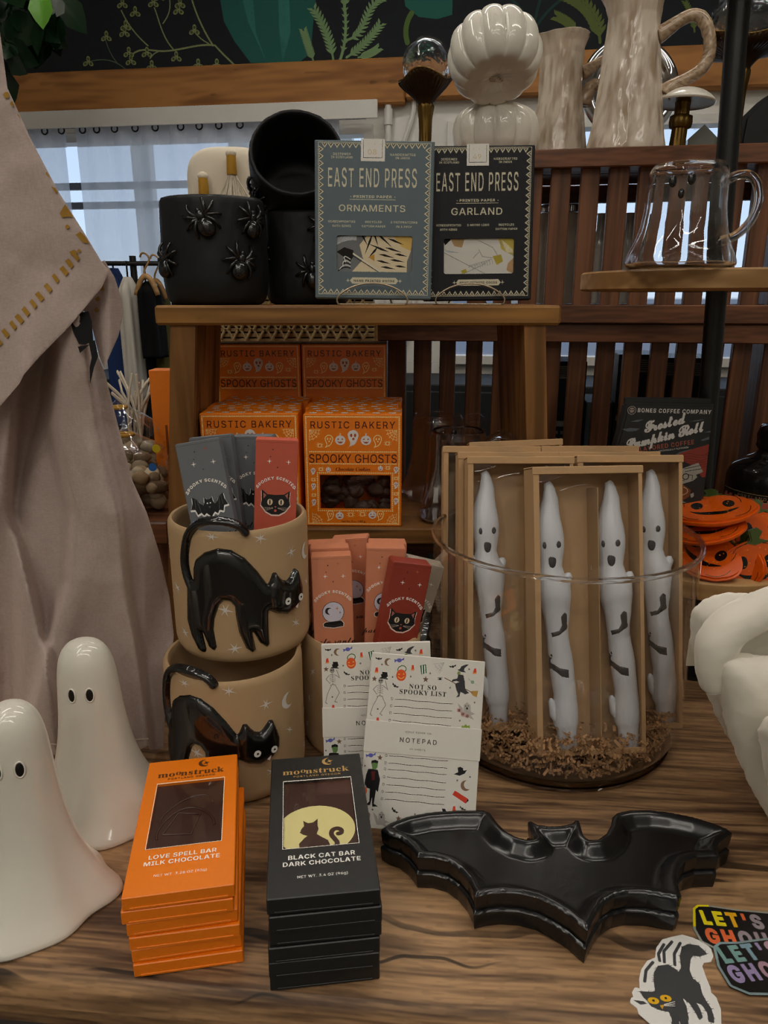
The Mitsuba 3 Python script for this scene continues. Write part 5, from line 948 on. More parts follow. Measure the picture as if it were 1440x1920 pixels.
for i, (a, b) in enumerate(((1010, 1042), (1050, 1085))):
    x = (ab(a, 450, .12)[0] + ab(b, 450, .12)[0]) / 2; r = (ab(b, 450, .12)[0] - ab(a, 450, .12)[0]) / 2
    thing('storage_jar', ('beige jar with a steel lid behind the second gap of the upper slats', 'beige jar with a steel lid behind the third gap of the upper slats')[i], 'jar', [('body', P(lathe([(0, 0), (r, .001), (r, .145), (r * .9, .152), (0, .153)], 40), 'cream_cloth', 40)), ('lid', P(lathe([(0, .1535), (r * 1.02, .1535), (r * 1.02, .163), (r * .95, .165), (0, .165)], 40), 'mirror', 40))], BM @ TR(x, .12, .469))
thing('crate_shelf', 'thin shelf inside the upper slatted crate under the jars', 'shelf', brd(L0 + .002, R0 - .025, .026, .255, .462, .4685, 'bench_rail'), BM)
for i, px in enumerate((1125, 1178)):
    x = ab(px, 450, .15)[0]; thing('bright_spot_bottle', ('tall white bottle added for a bright light spot behind the slats left of the glass mug', 'tall white bottle added for a bright light spot behind the slats and the glass mug')[i], 'bottle', P(lathe([(0, 0), (.018, .001), (.019, .09), (.012, .115), (.0075, .125), (.0075, .150), (.009, .153), (0, .154)], 36), 'white_ceramic', 40), BM @ TR(x, .15, .469))  # white bottles added in place of bright light spots
# ---------------------------------------------------------------- things on the upper crate
def bt_(px, dy, py=275): return ab(px, py, dy)[0]
def pumpkin(R, Hh, n=12, dep=.10):
    prof = [(0, .10), (.18, .06), (.38, .005), (.62, .0), (.84, .12), (.97, .33), (1.0, .55), (.95, .76), (.80, .92), (.58, 1.0), (.36, .99), (.18, .93), (0, .90)]
    p = dens2(np.array(prof) * [R, Hh], 70); rad = lambda t, z, i: 1 - dep * (1 - np.abs(np.sin(n * t / 2)) ** .55) * (1 if 3 < i < 66 else .4)
    return xf(lathe(p, 192, rad), np.eye(4))
pk = P(pumpkin(.0735, .086), 'white_ceramic', True)
xp = bt_(928, .10); thing('ceramic_pumpkin', 'white ceramic pumpkin standing upright, lower of the two', 'pumpkin', pk, BM @ TR(xp, .10, T1))
pst = Art(); pst.add(sbox(-.014, -.006, .010, .004), '#cfc6b4', 1); [pst.rect(-.012, -.004 + i * .0024, -.001, -.0032 + i * .0024, '#4a4640', 2) for i in range(3)]; pst.text('19.95', .006, -.002, .0042, '#3a3630', 2, w=700, rot=-40)
cen = ay(930, 112, 1.30)
stem = P(lathe([(0, .09), (.009, .088), (.007, .095), (.005, .104), (0, .106)], 20), 'white_ceramic', True)
thing('ceramic_pumpkin', 'white ceramic pumpkin tipped over with its base showing, upper of the two', 'pumpkin', [('body', P(xf(pumpkin(.0735, .088), TR(0, 0, -.044)), 'white_ceramic', True)), ('price_sticker', pst.ply(TR(0, .004, -.0385) @ RX(180)))], TR(cen[0] - .002, cen[1], cen[2] + .004) @ RZ(6) @ RX(-30), plabel={'price_sticker': 'small price sticker on the base'})
def bark(m, base='#c9bdad', dark='#8f7860', k=1.0):
    v = np.array(m.vertices); n = nfbm(v * [55, 55, 14], 4) ; n2 = nfbm(v * [130, 130, 22] + 9, 3); t = np.clip((n * .6 + n2 * .5 - .52) * 4 * k, 0, .8)[:, None]; return m, C(base) * (1 - t) + C(dark) * t
def bumpy(m, a, f, fz_):
    v = np.array(m.vertices); n = nfbm(v * [f, f, fz_], 4) - .5; r = np.linalg.norm(v[:, :2], axis=1, keepdims=True); v[:, :2] *= 1 + a * n[:, None] / np.maximum(r, .02); return mesh(v, m.faces)
def pitcher(hh, rb, rt, hx, hz0, hz1, hr):
    prof = [(0, .0), (rb * .9, .0), (rb, .004), (rb * .93, hh * .12), (rb * .82, hh * .35), (rb * .70, hh * .60), (rt * 1.0, hh * .80), (rt * 1.04, hh * .92), (rt * 1.2, hh), (rt * 1.12, hh), (rt * .92, hh * .9), (rt * .85, hh * .7), (0, hh * .68)]
    b = bumpy(lathe(dens2(prof, 110), 130, lambda t, z, i: 1 + .06 * np.sin(3 * t + 1) * (z / hh) + (.28 * np.exp(-((t - 4.71) / .35) ** 2) * np.clip((z / hh - .86) / .14, 0, 1))), .009, 70, 12)
    b, c = bark(b); c = np.where((np.array(b.vertices)[:, 2:] > hh * .84), C('#a99783') * .5 + c * .5, c)
    h = tube(spline([(rt * .9, 0, hz1), (rt * 1.5, 0, hz1 + hh * .06), (hx * .8, 0, hz1 + hh * .10), (hx, 0, hz1 - hh * .04), (hx * .96, 0, hz1 - hh * .2), (hx * .8, 0, hz0 + hh * .1), (rb * .80, 0, hz0)], 70), hr * np.r_[np.linspace(1.4, 1, 12), np.ones(46), np.linspace(1, 1.5, 12)], 18)
    v = np.array(h.vertices); v += (nfbm(v * 160)[:, None] - .5) * .003; h = mesh(v, h.faces); t = np.clip((nnoise(v * [300, 300, 420]) - .35) * 2.2, 0, 1)[:, None]; hc = C('#b09a80') * (1 - t) + C('#7b6248') * t
    return [('body', mikit.ply(b, 'glaze', smooth=True, color=c)), ('handle', mikit.ply(h, 'glaze', smooth=True, color=hc))]
thing('bark_pitcher', 'large cream bark textured ceramic pitcher in front of the silver ball', 'pitcher', pitcher(.235, .0635, .039, .112, .088, .172, .0095), BM @ TR(bt_(1172, .075), .075, T1) @ RZ(-5), plabel={'handle': 'branch shaped handle'})
thing('bark_pitcher', 'smaller cream bark textured ceramic pitcher beside the pumpkins', 'pitcher', pitcher(.205, .052, .037, .098, .10, .150, .0085), BM @ TR(bt_(1046, .165), .165, T1) @ RZ(10), plabel={'handle': 'branch shaped handle'})
def flute(t, z, i): return 1 + .05 * np.sin(9 * t + z * 60) + .03 * np.sin(17 * t)
def cloche(hs, R, lean):
    st = lathe(dens2([(0, 0), (.021, 0), (.020, .004), (.014, .012), (.0105, hs * .4), (.0115, hs * .75), (.014, hs - .004), (.012, hs)], 40), 60, flute)
    wav = lambda t, z, i: 1 + .07 * np.sin(3 * t + 1) * min(1, i / 30)
    cp = dens2([(.012, hs - .006), (.016, hs + .004), (.028, hs + .016), (R * .86, hs + .026), (R, hs + .036), (R * 1.0, hs + .039), (R * .86, hs + .031), (.02, hs + .020), (0, hs + .018)], 60); cap = lathe(cp, 160, lambda t, z, i: (1 + .07 * np.sin(3 * t + 1) * min(1, i / 30)) * (1 + (.018 * np.sign(np.sin(40 * t)) if 4 < i < 32 else 0)))
    v = np.array(cap.vertices); r = np.linalg.norm(v[:, :2], axis=1); v[:, 2] += .006 * np.sin(3 * np.arctan2(v[:, 0], -v[:, 1]) + 2) * np.clip(r / R, 0, 1) ** 2; cap = mesh(v, cap.faces)
    dome = ball((0, 0, 0), (R * .9, R * .9, R * .92), 5); v = np.array(dome.vertices); v *= 1 + .035 * (nfbm(v * 110)[:, None] - .5); v = v[:, :] + [0, 0, hs + .060]; zc = v[dome.faces].mean(1)[:, 2]; fk = dome.faces[zc > hs + .034]; c0 = np.array([0, 0, hs + .060]); dome = cat(mesh(v, fk), mesh((v - c0) * .90 + c0, fk[:, ::-1]))
    rimb = tube([(R * .99 * (1 + .07 * math.sin(3 * a + 1)) * math.sin(a), -R * .99 * (1 + .07 * math.sin(3 * a + 1)) * math.cos(a), hs + .0385 + .006 * math.sin(3 * a + 2)) for a in np.arange(0, 6.28, .06)], .0018, 6, True)
    return [('stem', P(st, 'bronze', True)), ('cap', P(cap, 'dark_bronze', True)), ('cap__rim', P(rimb, 'bronze', True)), ('glass_dome', P(dome, 'glass', True))]
thing('mushroom_cloche', 'brass mushroom stand with a clear glass dome left of the pumpkins', 'ornament', cloche(.098, .045, 0), BM @ TR(bt_(797, .11), .11, T1), plabel={'glass_dome': 'clear crackled glass dome', 'stem': 'brass stem', 'cap': 'dark gilled cap'})
thing('mushroom_cloche', 'tall brass mushroom stand with a glass dome behind the black pole', 'ornament', cloche(.128, .062, 0), BM @ TR(bt_(1372, .10), .10, T1) @ RZ(60), plabel={'glass_dome': 'clear crackled glass dome', 'stem': 'brass stem', 'cap': 'dark gilled cap'})
sm = [('stem', P(lathe(dens2([(0, 0), (.0135, 0), (.012, .03), (.011, .075), (.012, .082), (0, .083)], 30), 50, flute), 'bronze', True)), ('ring', P(lathe([(.011, .042), (.0165, .044), (.0175, .052), (.0165, .061), (.011, .063)], 40, flute), 'bronze', True)),
      ('gills', P(lathe(dens2([(.008, .080), (.02, .081), (.047, .079)], 16), 120, lambda t, z, i: 1 + .02 * np.sign(np.sin(36 * t))), 'bronze', 40)), ('cap', mikit.ply(*(lambda m: (m, None))(lathe(dens2([(.047, .0785), (.049, .081), (.043, .088), (.028, .097), (.012, .101), (0, .102)], 40), 96))[:1], 'white_ceramic', smooth=True))]
thing('metal_mushroom', 'small bronze mushroom with a pale cap right of the large pitcher', 'ornament', sm, BM @ TR(bt_(1268, .09), .09, T1) @ RY(3), plabel={'cap': 'pale speckled cap', 'ring': 'ring round the stem'})
dp = dens2([(0, .012), (.030, .010), (.052, .004), (.060, .0), (.066, .004), (.072, .010), (.080, .012), (.088, .006), (.090, .0), (.086, -.004), (.05, -.006), (0, .004)], 80)
sb = ay(1180, 166, 1.50); thing('silver_dish', 'round polished silver dish standing on edge behind the pitchers', 'dish', [('dish', P(xf(lathe(dp, 96), frame([0, 0, 0], [1, 0, 0], [0, .2, .98], [0, -.98, .2])), 'mirror', True)), ('stand', P(bx(-.03, .03, -.01, .04, T1 - sb[2] + .0005, -.083, .002), 'black_steel'))], TR(*sb))
hs = Polygon([(-.024, 0), (.024, 0), (.024, .034), (0, .056), (-.024, .034)])
thing('glass_house', 'small grey gabled glass house between the brass mushrooms', 'ornament', [('house', P(xf(extr(hs, -.02, .02, .0015), UP), 'grey_glass')), ('roof_tag', P(xf(extr(Polygon([(-.012, .052), (.012, .058), (.008, .066), (-.010, .062)]), -.004, .004), UP), 'film'))], BM @ TR(bt_(1312, .15), .15, T1))
bg = Polygon([(-.05, 0), (.06, 0), (.06, .13), (.03, .115), (-.02, .085), (-.045, .06)])
thing('black_pouch', 'black fabric pouch at the right edge on the upper crate', 'pouch', [('body', P(xf(extr(bg, -.02, .02, .006), UP), 'matt_black')), ('neck', P(lathe([(0, .09), (.012, .085), (.015, .115), (.011, .125), (0, .126)], 24), 'black_gloss', True), TR(.02, -.03, 0))], BM @ TR(bt_(1437, .12), .12, T1))
# ---------------------------------------------------------------- three tier stand
SX, SY = .400, .930
ptop, pbot = ay(1389, -40, SY), ay(1318, 900, SY); pd = unit(ptop - pbot); pbot = pbot - pd * (pbot[2] - .157) / pd[2]; ptop = pbot + pd * .70
def disc(R, z0, z1): return lathe([(0, z0), (R - .003, z0), (R, z0 + .002), (R, z1 - .002), (R - .002, z1), (0, z1)], 128)
def onp(z): p = pbot + pd * (z - pbot[2]) / pd[2]; return p[0], p[1]
DZ0, DZ1 = .4865, .508
m2 = P(disc(.160, DZ0, DZ1), 'disc_wood', 40); m1 = P(disc(.125, .133, .157), 'disc_wood', 40); m3_ = P(disc(.090, .820, .840), 'bench_rail', 40)
thing('tiered_stand', 'three tier wooden serving stand on a black metal pole', 'tiered stand', [('pole', P(tube([pbot + [0, 0, -.023], ptop], .0120, 24), 'black_steel', 40)), ('tray', m1, TR(*onp(.145), 0)), ('tray', m2, TR(*onp(.497), 0)), ('tray', m3_, TR(*onp(.83), 0)), ('foot', P(lathe([(0, 0), (.07, 0), (.07, .006), (.02, .012), (.015, .1325), (0, .1328)], 40), 'black_steel', 40), TR(*onp(.0), 0))], plabel={'pole': 'black metal pole'})
thing('ghost_mug', 'clear glass ghost mug on the middle tier of the wooden stand', 'mug', glass_mug(.0415, .092, fa=-.62), TR(.3130, .826, DZ1 + .0004) @ RZ(12) @ SC(1, 1, 1.1), plabel={'face': 'black dots for a face'})
# coffee bag
GW, GH = .107, .199
def b4(px, py): return (px - 495) / 805. * GW, GH - (py - 95) / 805. * GW
ou = Polygon([(-GW / 2 + .002, 0), (GW / 2 - .002, 0), (GW / 2, .02), (GW / 2, GH), (-GW / 2 + .012, GH + .001), (-GW / 2 + .004, GH - .004), (-GW / 2, GH - .03), (-GW / 2 - .006, GH - .06), (-GW / 2 - .006, .02)])
ar = Art(); WH = '#b9b6b2'
ar.text('BONES COFFEE COMPANY', *b4(550, 180), .0050, WH, w=800, sx=.84, sp=.11, rot=-1); ar.add(Point(*b4(172, 157)).buffer(.0048, 8).boundary.buffer(.0004), '#8a7f78', 2); ar.circ(*b4(172, 155), .0030, '#8a7f78', 2); [ar.circ(*b4(172 + s * 10, 152), .0008, '#111111', 3) for s in (-1, 1)]; ar.rect(*b4(160, 178), *b4(184, 170), '#8a7f78', 2)
for t, px, py, h in (('Frosted', 480, 312, .0138), ('Pumpkin Roll', 490, 428, .0135)):
    b = Art(); b.text(t, *b4(px, py), h, WH, 3, kind='s', sx=.80, sp=-.03, rot=15); [ar.add(g.buffer(.0006), c, 3) for g, c, l in b.it]
ar.text('FLAVORED COFFEE', *b4(500, 500), .0056, '#8b4a3a', w=750, sx=.85, sp=.08, rot=9); ar.text('NATURALLY & ARTIFICIALLY FLAVORED', *b4(500, 528), .0019, WH, w=600, sp=.06, rot=9)
for pts in ([(165, 262), (225, 242), (290, 240), (235, 262)], [(690, 255), (760, 238), (830, 230), (770, 250)], [(95, 330), (170, 318), (260, 322), (225, 345), (150, 352)], [(830, 350), (893, 335), (893, 352)], [(810, 420), (880, 390), (885, 412), (830, 430)], [(560, 585), (640, 530), (740, 505), (690, 545), (600, 590)]): ar.poly([b4(*p) for p in pts], '#4c535a', 1)
ar.poly([b4(*p) for p in [(450, 600), (560, 590), (650, 540), (760, 500), (897, 455), (897, 760), (860, 770), (760, 660), (640, 600), (470, 760)]], '#7d2f23', 2)
for i in range(6): ar.line([b4(*p) for p in spline([(640, 590 + 22 * i), (720, 545 + 24 * i), (800, 560 + 22 * i), (895, 530 + 26 * i)], 10)], .0004, '#3a140f', 3)
for pts in ([(520, 640), (560, 625), (600, 690), (650, 690), (640, 720), (560, 780), (520, 790)], [(640, 700), (690, 680), (810, 630), (862, 715), (800, 745), (815, 765), (780, 800), (690, 832), (630, 800)]): ar.poly([b4(*p) for p in pts], '#8e8b82', 4)
for pts in ([(690, 690), (830, 655)], [(700, 715), (845, 685)], [(660, 700), (665, 800)], [(720, 740), (770, 750), (770, 790)], [(540, 650), (590, 720)], [(530, 700), (600, 740)], [(640, 790), (700, 800)]): ar.line([b4(*p) for p in pts], .0007, '#15130f', 5)
ar.circ(*b4(708, 762), .0042, '#2a2620', 5); ar.circ(*b4(708, 762), .0030, '#8e8b82', 6)
ar.poly([b4(*p) for p in [(470, 860), (560, 840), (700, 840), (770, 890), (760, 950), (690, 1000), (560, 1005), (470, 990)]], '#6e3a1c', 3); ar.line([b4(660 + (14 + 10.5 * t) * math.cos(t), 905 - (8 + 5.4 * t) * math.sin(t)) for t in np.linspace(0, 7.4, 40)], .0012, '#a08a68', 4)
ar.poly([b4(*p) for p in [(470, 1010), (700, 990), (740, 1010), (500, 1045)]], '#77766f', 3); ar.poly([b4(*p) for p in [(765, 930), (795, 910), (803, 945), (780, 965)]], '#8e8b82', 3); ar.circ(*b4(540, 1140), .013, '#2c2c2e', 3); ar.text('BONES', *b4(548, 1130), .0046, WH, 4, w=800, rot=-15)
ar.clip(ou.buffer(-.0012))
thing('coffee_bag', 'black printed flavoured coffee bag on the bottom tier behind the pumpkin dishes', 'coffee bag', [('bag', P(xf(extr(ou, 0, .026, .003), UP @ TR(0, 0, -.026)), 'black_card', 30)), ('print', ar.ply(TR(0, -.0002, 0) @ UP, 'print')), ('seal_strip', P(bx(-GW / 2 + .004, GW / 2 - .001, .010, .016, GH - .003, GH + .006, .0006), 'black_card'))], TR(.342, .884, .1575) @ RZ(-4) @ RX(-2))
# pumpkin dishes heaped on the bottom tier
def pdish(R=.034):
    o = Polygon([(R * (1.08 + .06 * abs(math.cos(2.5 * a))) * math.cos(a), R * .86 * (1 + .04 * abs(math.sin(3 * a))) * math.sin(a)) for a in np.arange(0, 6.28, .06)])
    s = Polygon([(-.010, R * .80), (-.004, R * .92), (-.006, R * 1.25), (.004, R * 1.32), (.009, R * 1.18), (.005, R * .95), (.016, R * .84), (.0, R * .70)])
    a = Art()
    for sx in (-1, 1): a.circ(sx * R * .40, R * .18, R * .15, '#080808', 1, R * .22, 6); a.line(spline([(sx * R * .25, R * .8), (sx * R * .62, R * .62), (sx * R * .72, R * .2)], 10), .0006, '#1d0d05', 1); a.line(spline([(sx * R * .9, -R * .1), (sx * R * .8, -R * .45), (sx * R * .45, -R * .68)], 10), .0006, '#1d0d05', 1)
    a.poly(spline([(-R * .62, -.12 * R), (-R * .3, -.40 * R), (0, -.46 * R), (R * .3, -.40 * R), (R * .62, -.12 * R), (R * .3, -.26 * R), (0, -.28 * R), (-R * .3, -.26 * R), (-R * .62, -.12 * R)], 40), '#080808', 1)
    rg = np.random.default_rng(3)
    for i in range(26): t, q = rg.uniform(0, 6.28), R * math.sqrt(rg.uniform(0, .75)); a.circ(q * math.cos(t), q * math.sin(t) * .85, rg.uniform(.0005, .001), '#e08a2a', 1)
    return [('dish', P(extr(o, 0, .0065, .0022), 'pumpkin_acrylic', 40)), ('face', a.ply(TR(0, 0, .0066), 'glaze')), ('stem', P(extr(s, .001, .0072, .0015), 'stem_green', 40))]
pdm = pdish()
def pd_place(label, px, py, y, n, up_, k=1.0):
    c = ay(px, py, y); n = unit(n); u = unit(np.array(up_, float) - n * (n @ np.array(up_, float))); thing('pumpkin_dish', label, 'dish', pdm, frame(c, np.cross(u, n), u, n) @ SC(k) @ TR(0, 0, -.003), plabel={'stem': 'green stem', 'face': 'black painted face'})
pd_place('orange pumpkin dish facing forward at the right edge with a green stem', 1416, 1062, .828, (-.2, -.97, .12), (-.12, .2, 1), 1.05)
pd_place('orange pumpkin dish tilted back beside the vase rim, face upward', 1322, 1040, .842, (-.2, -.55, .8), (.75, .5, .45), 1.15)
pd_place('orange pumpkin dish edge on behind the right edge one', 1388, 1060, .846, (-.9, -.35, .2), (-.15, .1, 1), .95)
pd_place('orange pumpkin dish at the back right with its stem up', 1425, 1002, .868, (-.1, -.75, .65), (.0, .3, 1), 1.05)
pd_place('flat orange pumpkin dish lying on top of the heap', 1338, 958, .858, (-.22, -.10, 1), (.3, 1, 0), 1.3)
pd_place('orange pumpkin dish lying under the flat top one', 1325, 992, .850, (-.35, -.15, 1), (.6, 1, 0), 1.15)
# big black bottle with a red label
bR, bz1 = .068, .205
la = Art(); la.rect(-.10, .06, .10, .198, '#b4584a', 1); la.rect(-.10, .194, .10, .205, '#17120f', 2); la.rect(-.10, .1935, .10, .1945, '#9a8560', 3); la.rect(-.10, .204, .10, .2048, '#9a8560', 3); la.text('PORTLAND', -.045, .1972, .0045, '#8a7658', 4, w=500, sp=.3)
la.poly([(-.022, .185), (-.012, .200), (.0, .205), (.012, .200), (.022, .185), (.018, .168), (.006, .160), (0, .150), (-.006, .160), (-.018, .168)], '#17120f', 4)
la.add(Polygon([(-.022, .185), (-.012, .200), (.0, .205), (.012, .200), (.022, .185), (.018, .168), (.006, .160), (0, .150), (-.006, .160), (-.018, .168)]).buffer(-.001).boundary.buffer(.0006), '#a58a62', 5); la.text('To', -.001, .172, .016, '#a58a62', 6, kind='b')
rg = np.random.default_rng(8)
for i in range(60): x, y = -.055 + rg.normal() * .008, .12 + rg.uniform(-.05, .05); la.circ(x, y, rg.uniform(.0006, .002), '#3a1512', 2, n=2)
la.it = [(g, c, l) for g, c, l in la.it]
def wrapseg(m):
    m2_ = mesh(m.vertices, m.faces); v, f = trimesh.remesh.subdivide_to_size(m2_.vertices, m2_.faces, .012); return v, f
lm, lk = [], []
for g, c, l in la.it:
    v, f = trimesh.creation.triangulate_polygon(g, engine='earcut'); v, f = trimesh.remesh.subdivide_to_size(np.c_[v, np.full(len(v), l * .00012)], f, .014); lm.append(wrap(mesh(v, f), bR + .0004)); lk.append(np.tile(C(c), (len(v), 1)))
bot = ay(1452, 900, 1.085)
thing('syrup_bottle', 'big glossy black bottle with a brick red label behind the pumpkin dishes', 'bottle', [('bottle', P(lathe(dens2([(0, 0), (bR * .9, 0), (bR, .006), (bR, .215), (bR * .93, .232), (.045, .247), (.030, .256), (.026, .268), (.027, .290), (.024, .2925), (0, .293)], 90), 80), 'bottle_black', True)), ('label', P(cat(lm), 'print', color=np.vstack(lk))), ('wax_seal', P(bumpy(lathe(dens2([(.028, .262), (.031, .266), (.030, .285), (.0285, .296), (.018, .300), (0, .3005)], 40), 60), .01, 120, 60), 'bottle_black', True))], TR(bot[0], 1.085, 0) @ RZ(-14), plabel={'label': 'brick red label with a dark crest'})
# ---------------------------------------------------------------- white felt ghost basket
FX, FY = .447, .612
def fuzz(m, a=.0011, f=260):
    n = np.array(m.vertex_normals); v = np.array(m.vertices); return mesh(v + n * (a * (nfbm(v * f, 4) - .5) * 2 + .0016 * (nfbm(v * 28, 2) - .5))[:, None], m.faces)
def felt_tube(pts, r): return fuzz(tube(spline(pts, 70), np.asarray(r) if np.ndim(r) == 0 else np.interp(np.linspace(0, 1, 70), np.linspace(0, 1, len(r)), r), 26))
def pillow(pts, y0, bulge, w, step=7):
    """A soft felt shape whose outline is seen along pts at the depth y0, rounded to bulge metres front and back."""
    g = Polygon(spline(np.vstack([pts, pts[:1]]), 120)[:-1]).buffer(0); v, f, d = tri_fill(g, step); h = bulge * np.sqrt(np.clip(1 - (1 - np.clip(d / w, 0, 1)) ** 2, 0, 1)); n = len(v); f = f[(d[f] > 1e-3).any(1)]
    A = np.array([ay(p[0], p[1], y0 - q) for p, q in zip(v, h)]); B = np.array([ay(p[0], p[1], y0 + q) for p, q in zip(v, h)])
    m = mesh(np.vstack([A, B]), np.vstack([f[:, ::-1], f + n])); m.merge_vertices(); m.remove_unreferenced_vertices(); e = m.edges_unique; v = np.array(m.vertices)
    for _ in range(10):
        s, k = np.zeros_like(v), np.zeros(len(v))
        for a_, b_ in ((0, 1), (1, 0)): np.add.at(s, e[:, a_], v[e[:, b_]]); np.add.at(k, e[:, a_], 1)
        v = np.where(k[:, None] > 0, .5 * v + .5 * s / np.maximum(k, 1)[:, None], v)
    return fuzz(mesh(v, m.faces))
pr_ = pillow([(1286, 1175), (1296, 1135), (1330, 1111), (1390, 1104), (1440, 1112), (1540, 1140), (1580, 1300), (1540, 1480), (1450, 1480), (1375, 1408), (1338, 1350), (1312, 1285), (1290, 1220)], .632, .034, 60)
pf_ = pillow([(1328, 1225), (1352, 1210), (1390, 1216), (1440, 1220), (1540, 1212), (1640, 1260), (1640, 1500), (1560, 1596), (1475, 1588), (1440, 1548), (1402, 1482), (1366, 1402), (1343, 1320), (1330, 1265)], .548, .036, 130)
pi_ = pillow([(1345, 1195), (1380, 1165), (1440, 1150), (1540, 1140), (1560, 1260), (1400, 1270)], .618, .012, 40)
h2 = felt_tube([ay(1338, 1285, .545), ay(1340, 1225, .542), ay(1362, 1182, .545), ay(1402, 1156, .552), ay(1445, 1134, .56), ay(1530, 1112, .575), ay(1595, 1135, .600), ay(1590, 1210, .625)], [.010, .0165, .0160, .0148, .0145, .0145, .0145, .012])
pa_ = pillow([(1416, 1385), (1421, 1350), (1446, 1328), (1500, 1318), (1570, 1390), (1520, 1500), (1450, 1500), (1424, 1445)], .498, .022, 40)
def fz_(m): return P(m, 'felt', True)
thing('felt_basket', 'white fuzzy felt ghost basket at the right edge beside the glass vase', 'basket', [('back_panel', fz_(pr_)), ('front_panel', fz_(pf_)), ('lining', fz_(pi_)), ('rolled_rim', fz_(h2)), ('arm', fz_(pa_)), ('eye', P(ball(ay(1436, 1166, .595), (.007, .005, .004), 3), 'hole_black', True)), ('care_tag', P(bx(.284, .302, .628, .629, .146, .174, .0003), 'cream_cloth'))])
# ---------------------------------------------------------------- hanging linen cloths at the left
def sheet(poly, depth, step, thick=.0014):
    """A cloth whose outline is given by the places it passes; depth(px, py) is how far back it hangs there."""
    v, f, d = tri_fill(poly, step); Y = depth(v[:, 0], v[:, 1]); a = np.array([ay(p[0], p[1], y) for p, y in zip(v, Y)]); b = np.array([ay(p[0], p[1], y + thick) for p, y in zip(v, Y)])
    n = len(v); ring = len(shapely.segmentize(poly, step).exterior.coords) - 1; k = np.arange(ring); q = (k + 1) % ring
    f = f[:, ::-1]
    return mesh(np.vstack([a, b]), np.vstack([f, f[:, ::-1] + n, np.stack([k, q, q + n], 1), np.stack([k, q + n, k + n], 1)]))
def fold(px, py, line, w0, w1, amp):
    """A fold along line [(y, x)...], steep (w0) to its left and wide (w1) to its right."""
    l = np.array(line); c = np.interp(py, l[:, 0], l[:, 1]); u = px - c; return amp * np.where(u < 0, np.exp(-(u / w0) ** 2), np.exp(-(u / w1) ** 2))
def dl(px, py):
    y = .712 + .032 * np.exp(-((py - 1110) / 120) ** 2) * np.clip((px - 270) / 40, 0, 1)
    y -= fold(px, py, [(500, 30), (960, 12), (1140, 62), (1300, 95), (1420, 110)], 60, 12, .038)
    y -= fold(px, py, [(600, 118), (800, 108), (960, 146), (1090, 136), (1200, 100), (1420, 45)], 14, 75, .036)
    y -= fold(px, py, [(600, 150), (800, 182), (960, 221), (1100, 234), (1250, 260), (1420, 280)], 60, 9, .030)
    y -= fold(px, py, [(600, 160), (1000, 300), (1200, 322), (1420, 300)], 30, 30, .006)
    y += fold(px, py, [(560, 110), (760, 70), (960, 20)], 26, 18, .022)
    q = np.stack([px * .012, py * .005, 0 * px], -1); return y + .010 * (nfbm(q, 3, 4) - .5) + .004 * (nfbm(q * 4, 3, 7) - .5)
lowp = Polygon([(-90, 360), (60, 380), (150, 470), (150, 560), (172, 640), (197, 700), (222, 800), (248, 900), (275, 960), (300, 1040), (318, 1120), (326, 1190), (322, 1250), (312, 1300), (306, 1404), (281, 1406), (278, 1398), (250, 1412), (228, 1412), (150, 1414), (-90, 1420)])
hem = LineString([(-60, 1388), (120, 1396), (228, 1388), (278, 1385)]).buffer(1.3)
def on_cloth(poly, dfn, off): v, f, d = tri_fill(poly, 5); return mesh(np.array([ay(p[0], p[1], y - off) for p, y in zip(v, dfn(v[:, 0], v[:, 1]))]), f[:, ::-1])
mat('gold_thread', '#9a7428', .6, spec=.4); mat('stitch', '#d0c4b8', .8); mat('lace_black', '#121314', .7, spec=.3)
thing('linen_cloth', 'long beige linen cloth hanging in soft folds down to the table at the left', 'cloth', [('cloth', P(sheet(lowp, dl, 7), 'linen', True)), ('hem_stitch', P(on_cloth(hem, dl, .0012), 'stitch'))])
def df(px, py):
    q = np.stack([px * .01, py * .008, 0 * px], -1); return .648 - .00009 * (px - 100) + .010 * (nfbm(q, 3, 2) - .5) - .012 * np.exp(-((px - 45 + (py - 700) * .1) / 25) ** 2) * np.clip((py - 560) / 140, 0, 1)
flp = Polygon([(-90, -60), (0, 60), (14, 165), (60, 265), (110, 360), (160, 440), (190, 490), (205, 508), (190, 540), (130, 612), (75, 668), (45, 702), (36, 720), (0, 762), (-90, 850)])
em = []
for i, (x, y) in enumerate(((142, 481), (130, 494), (120, 508), (104, 522), (90, 540), (74, 556), (62, 570), (48, 584), (36, 598), (24, 610), (10, 625), (-4, 640), (-18, 655), (-34, 668))):
    w = 8 + (i % 3); em.append(Polygon([(x - w * .9, y - 4), (x - 2, y - 10), (x + w * .9, y + 3), (x + 3, y + 10)]))
for x, y, r in ((12, 178, 6), (24, 194, 5), (41, 214, 8), (55, 230, 5), (68, 248, 4), (90, 292, 2.5), (100, 303, 2.5), (84, 305, 2), (92, 318, 2)): em.append(Point(x, y).buffer(r, 4))
em += [LineString(spline([(92, 325), (110, 338), (125, 360), (130, 378)], 14)).buffer(6, 3), Polygon([(112, 400), (125, 378), (138, 372), (147, 396), (142, 408), (128, 406), (116, 408)]), Polygon([(96, 350), (112, 355), (104, 362)]), Polygon([(142, 440), (150, 434), (165, 448), (168, 456), (156, 455)]), Polygon([(130, 472), (140, 468), (146, 474), (134, 480)]), Point(126, 425).buffer(4), Point(148, 470).buffer(3)]
emb = [('embroidery', P(on_cloth(e.intersection(flp.buffer(-2)), df, .0016), 'gold_thread')) for e in em if e.intersection(flp.buffer(-2)).area > 4]
thing('embroidered_towel', 'beige linen towel with gold stitched border hanging diagonally at the top left', 'towel', [('cloth', P(sheet(flp, df, 7), 'linen', True))] + emb, plabel={'embroidery': 'gold embroidery'})
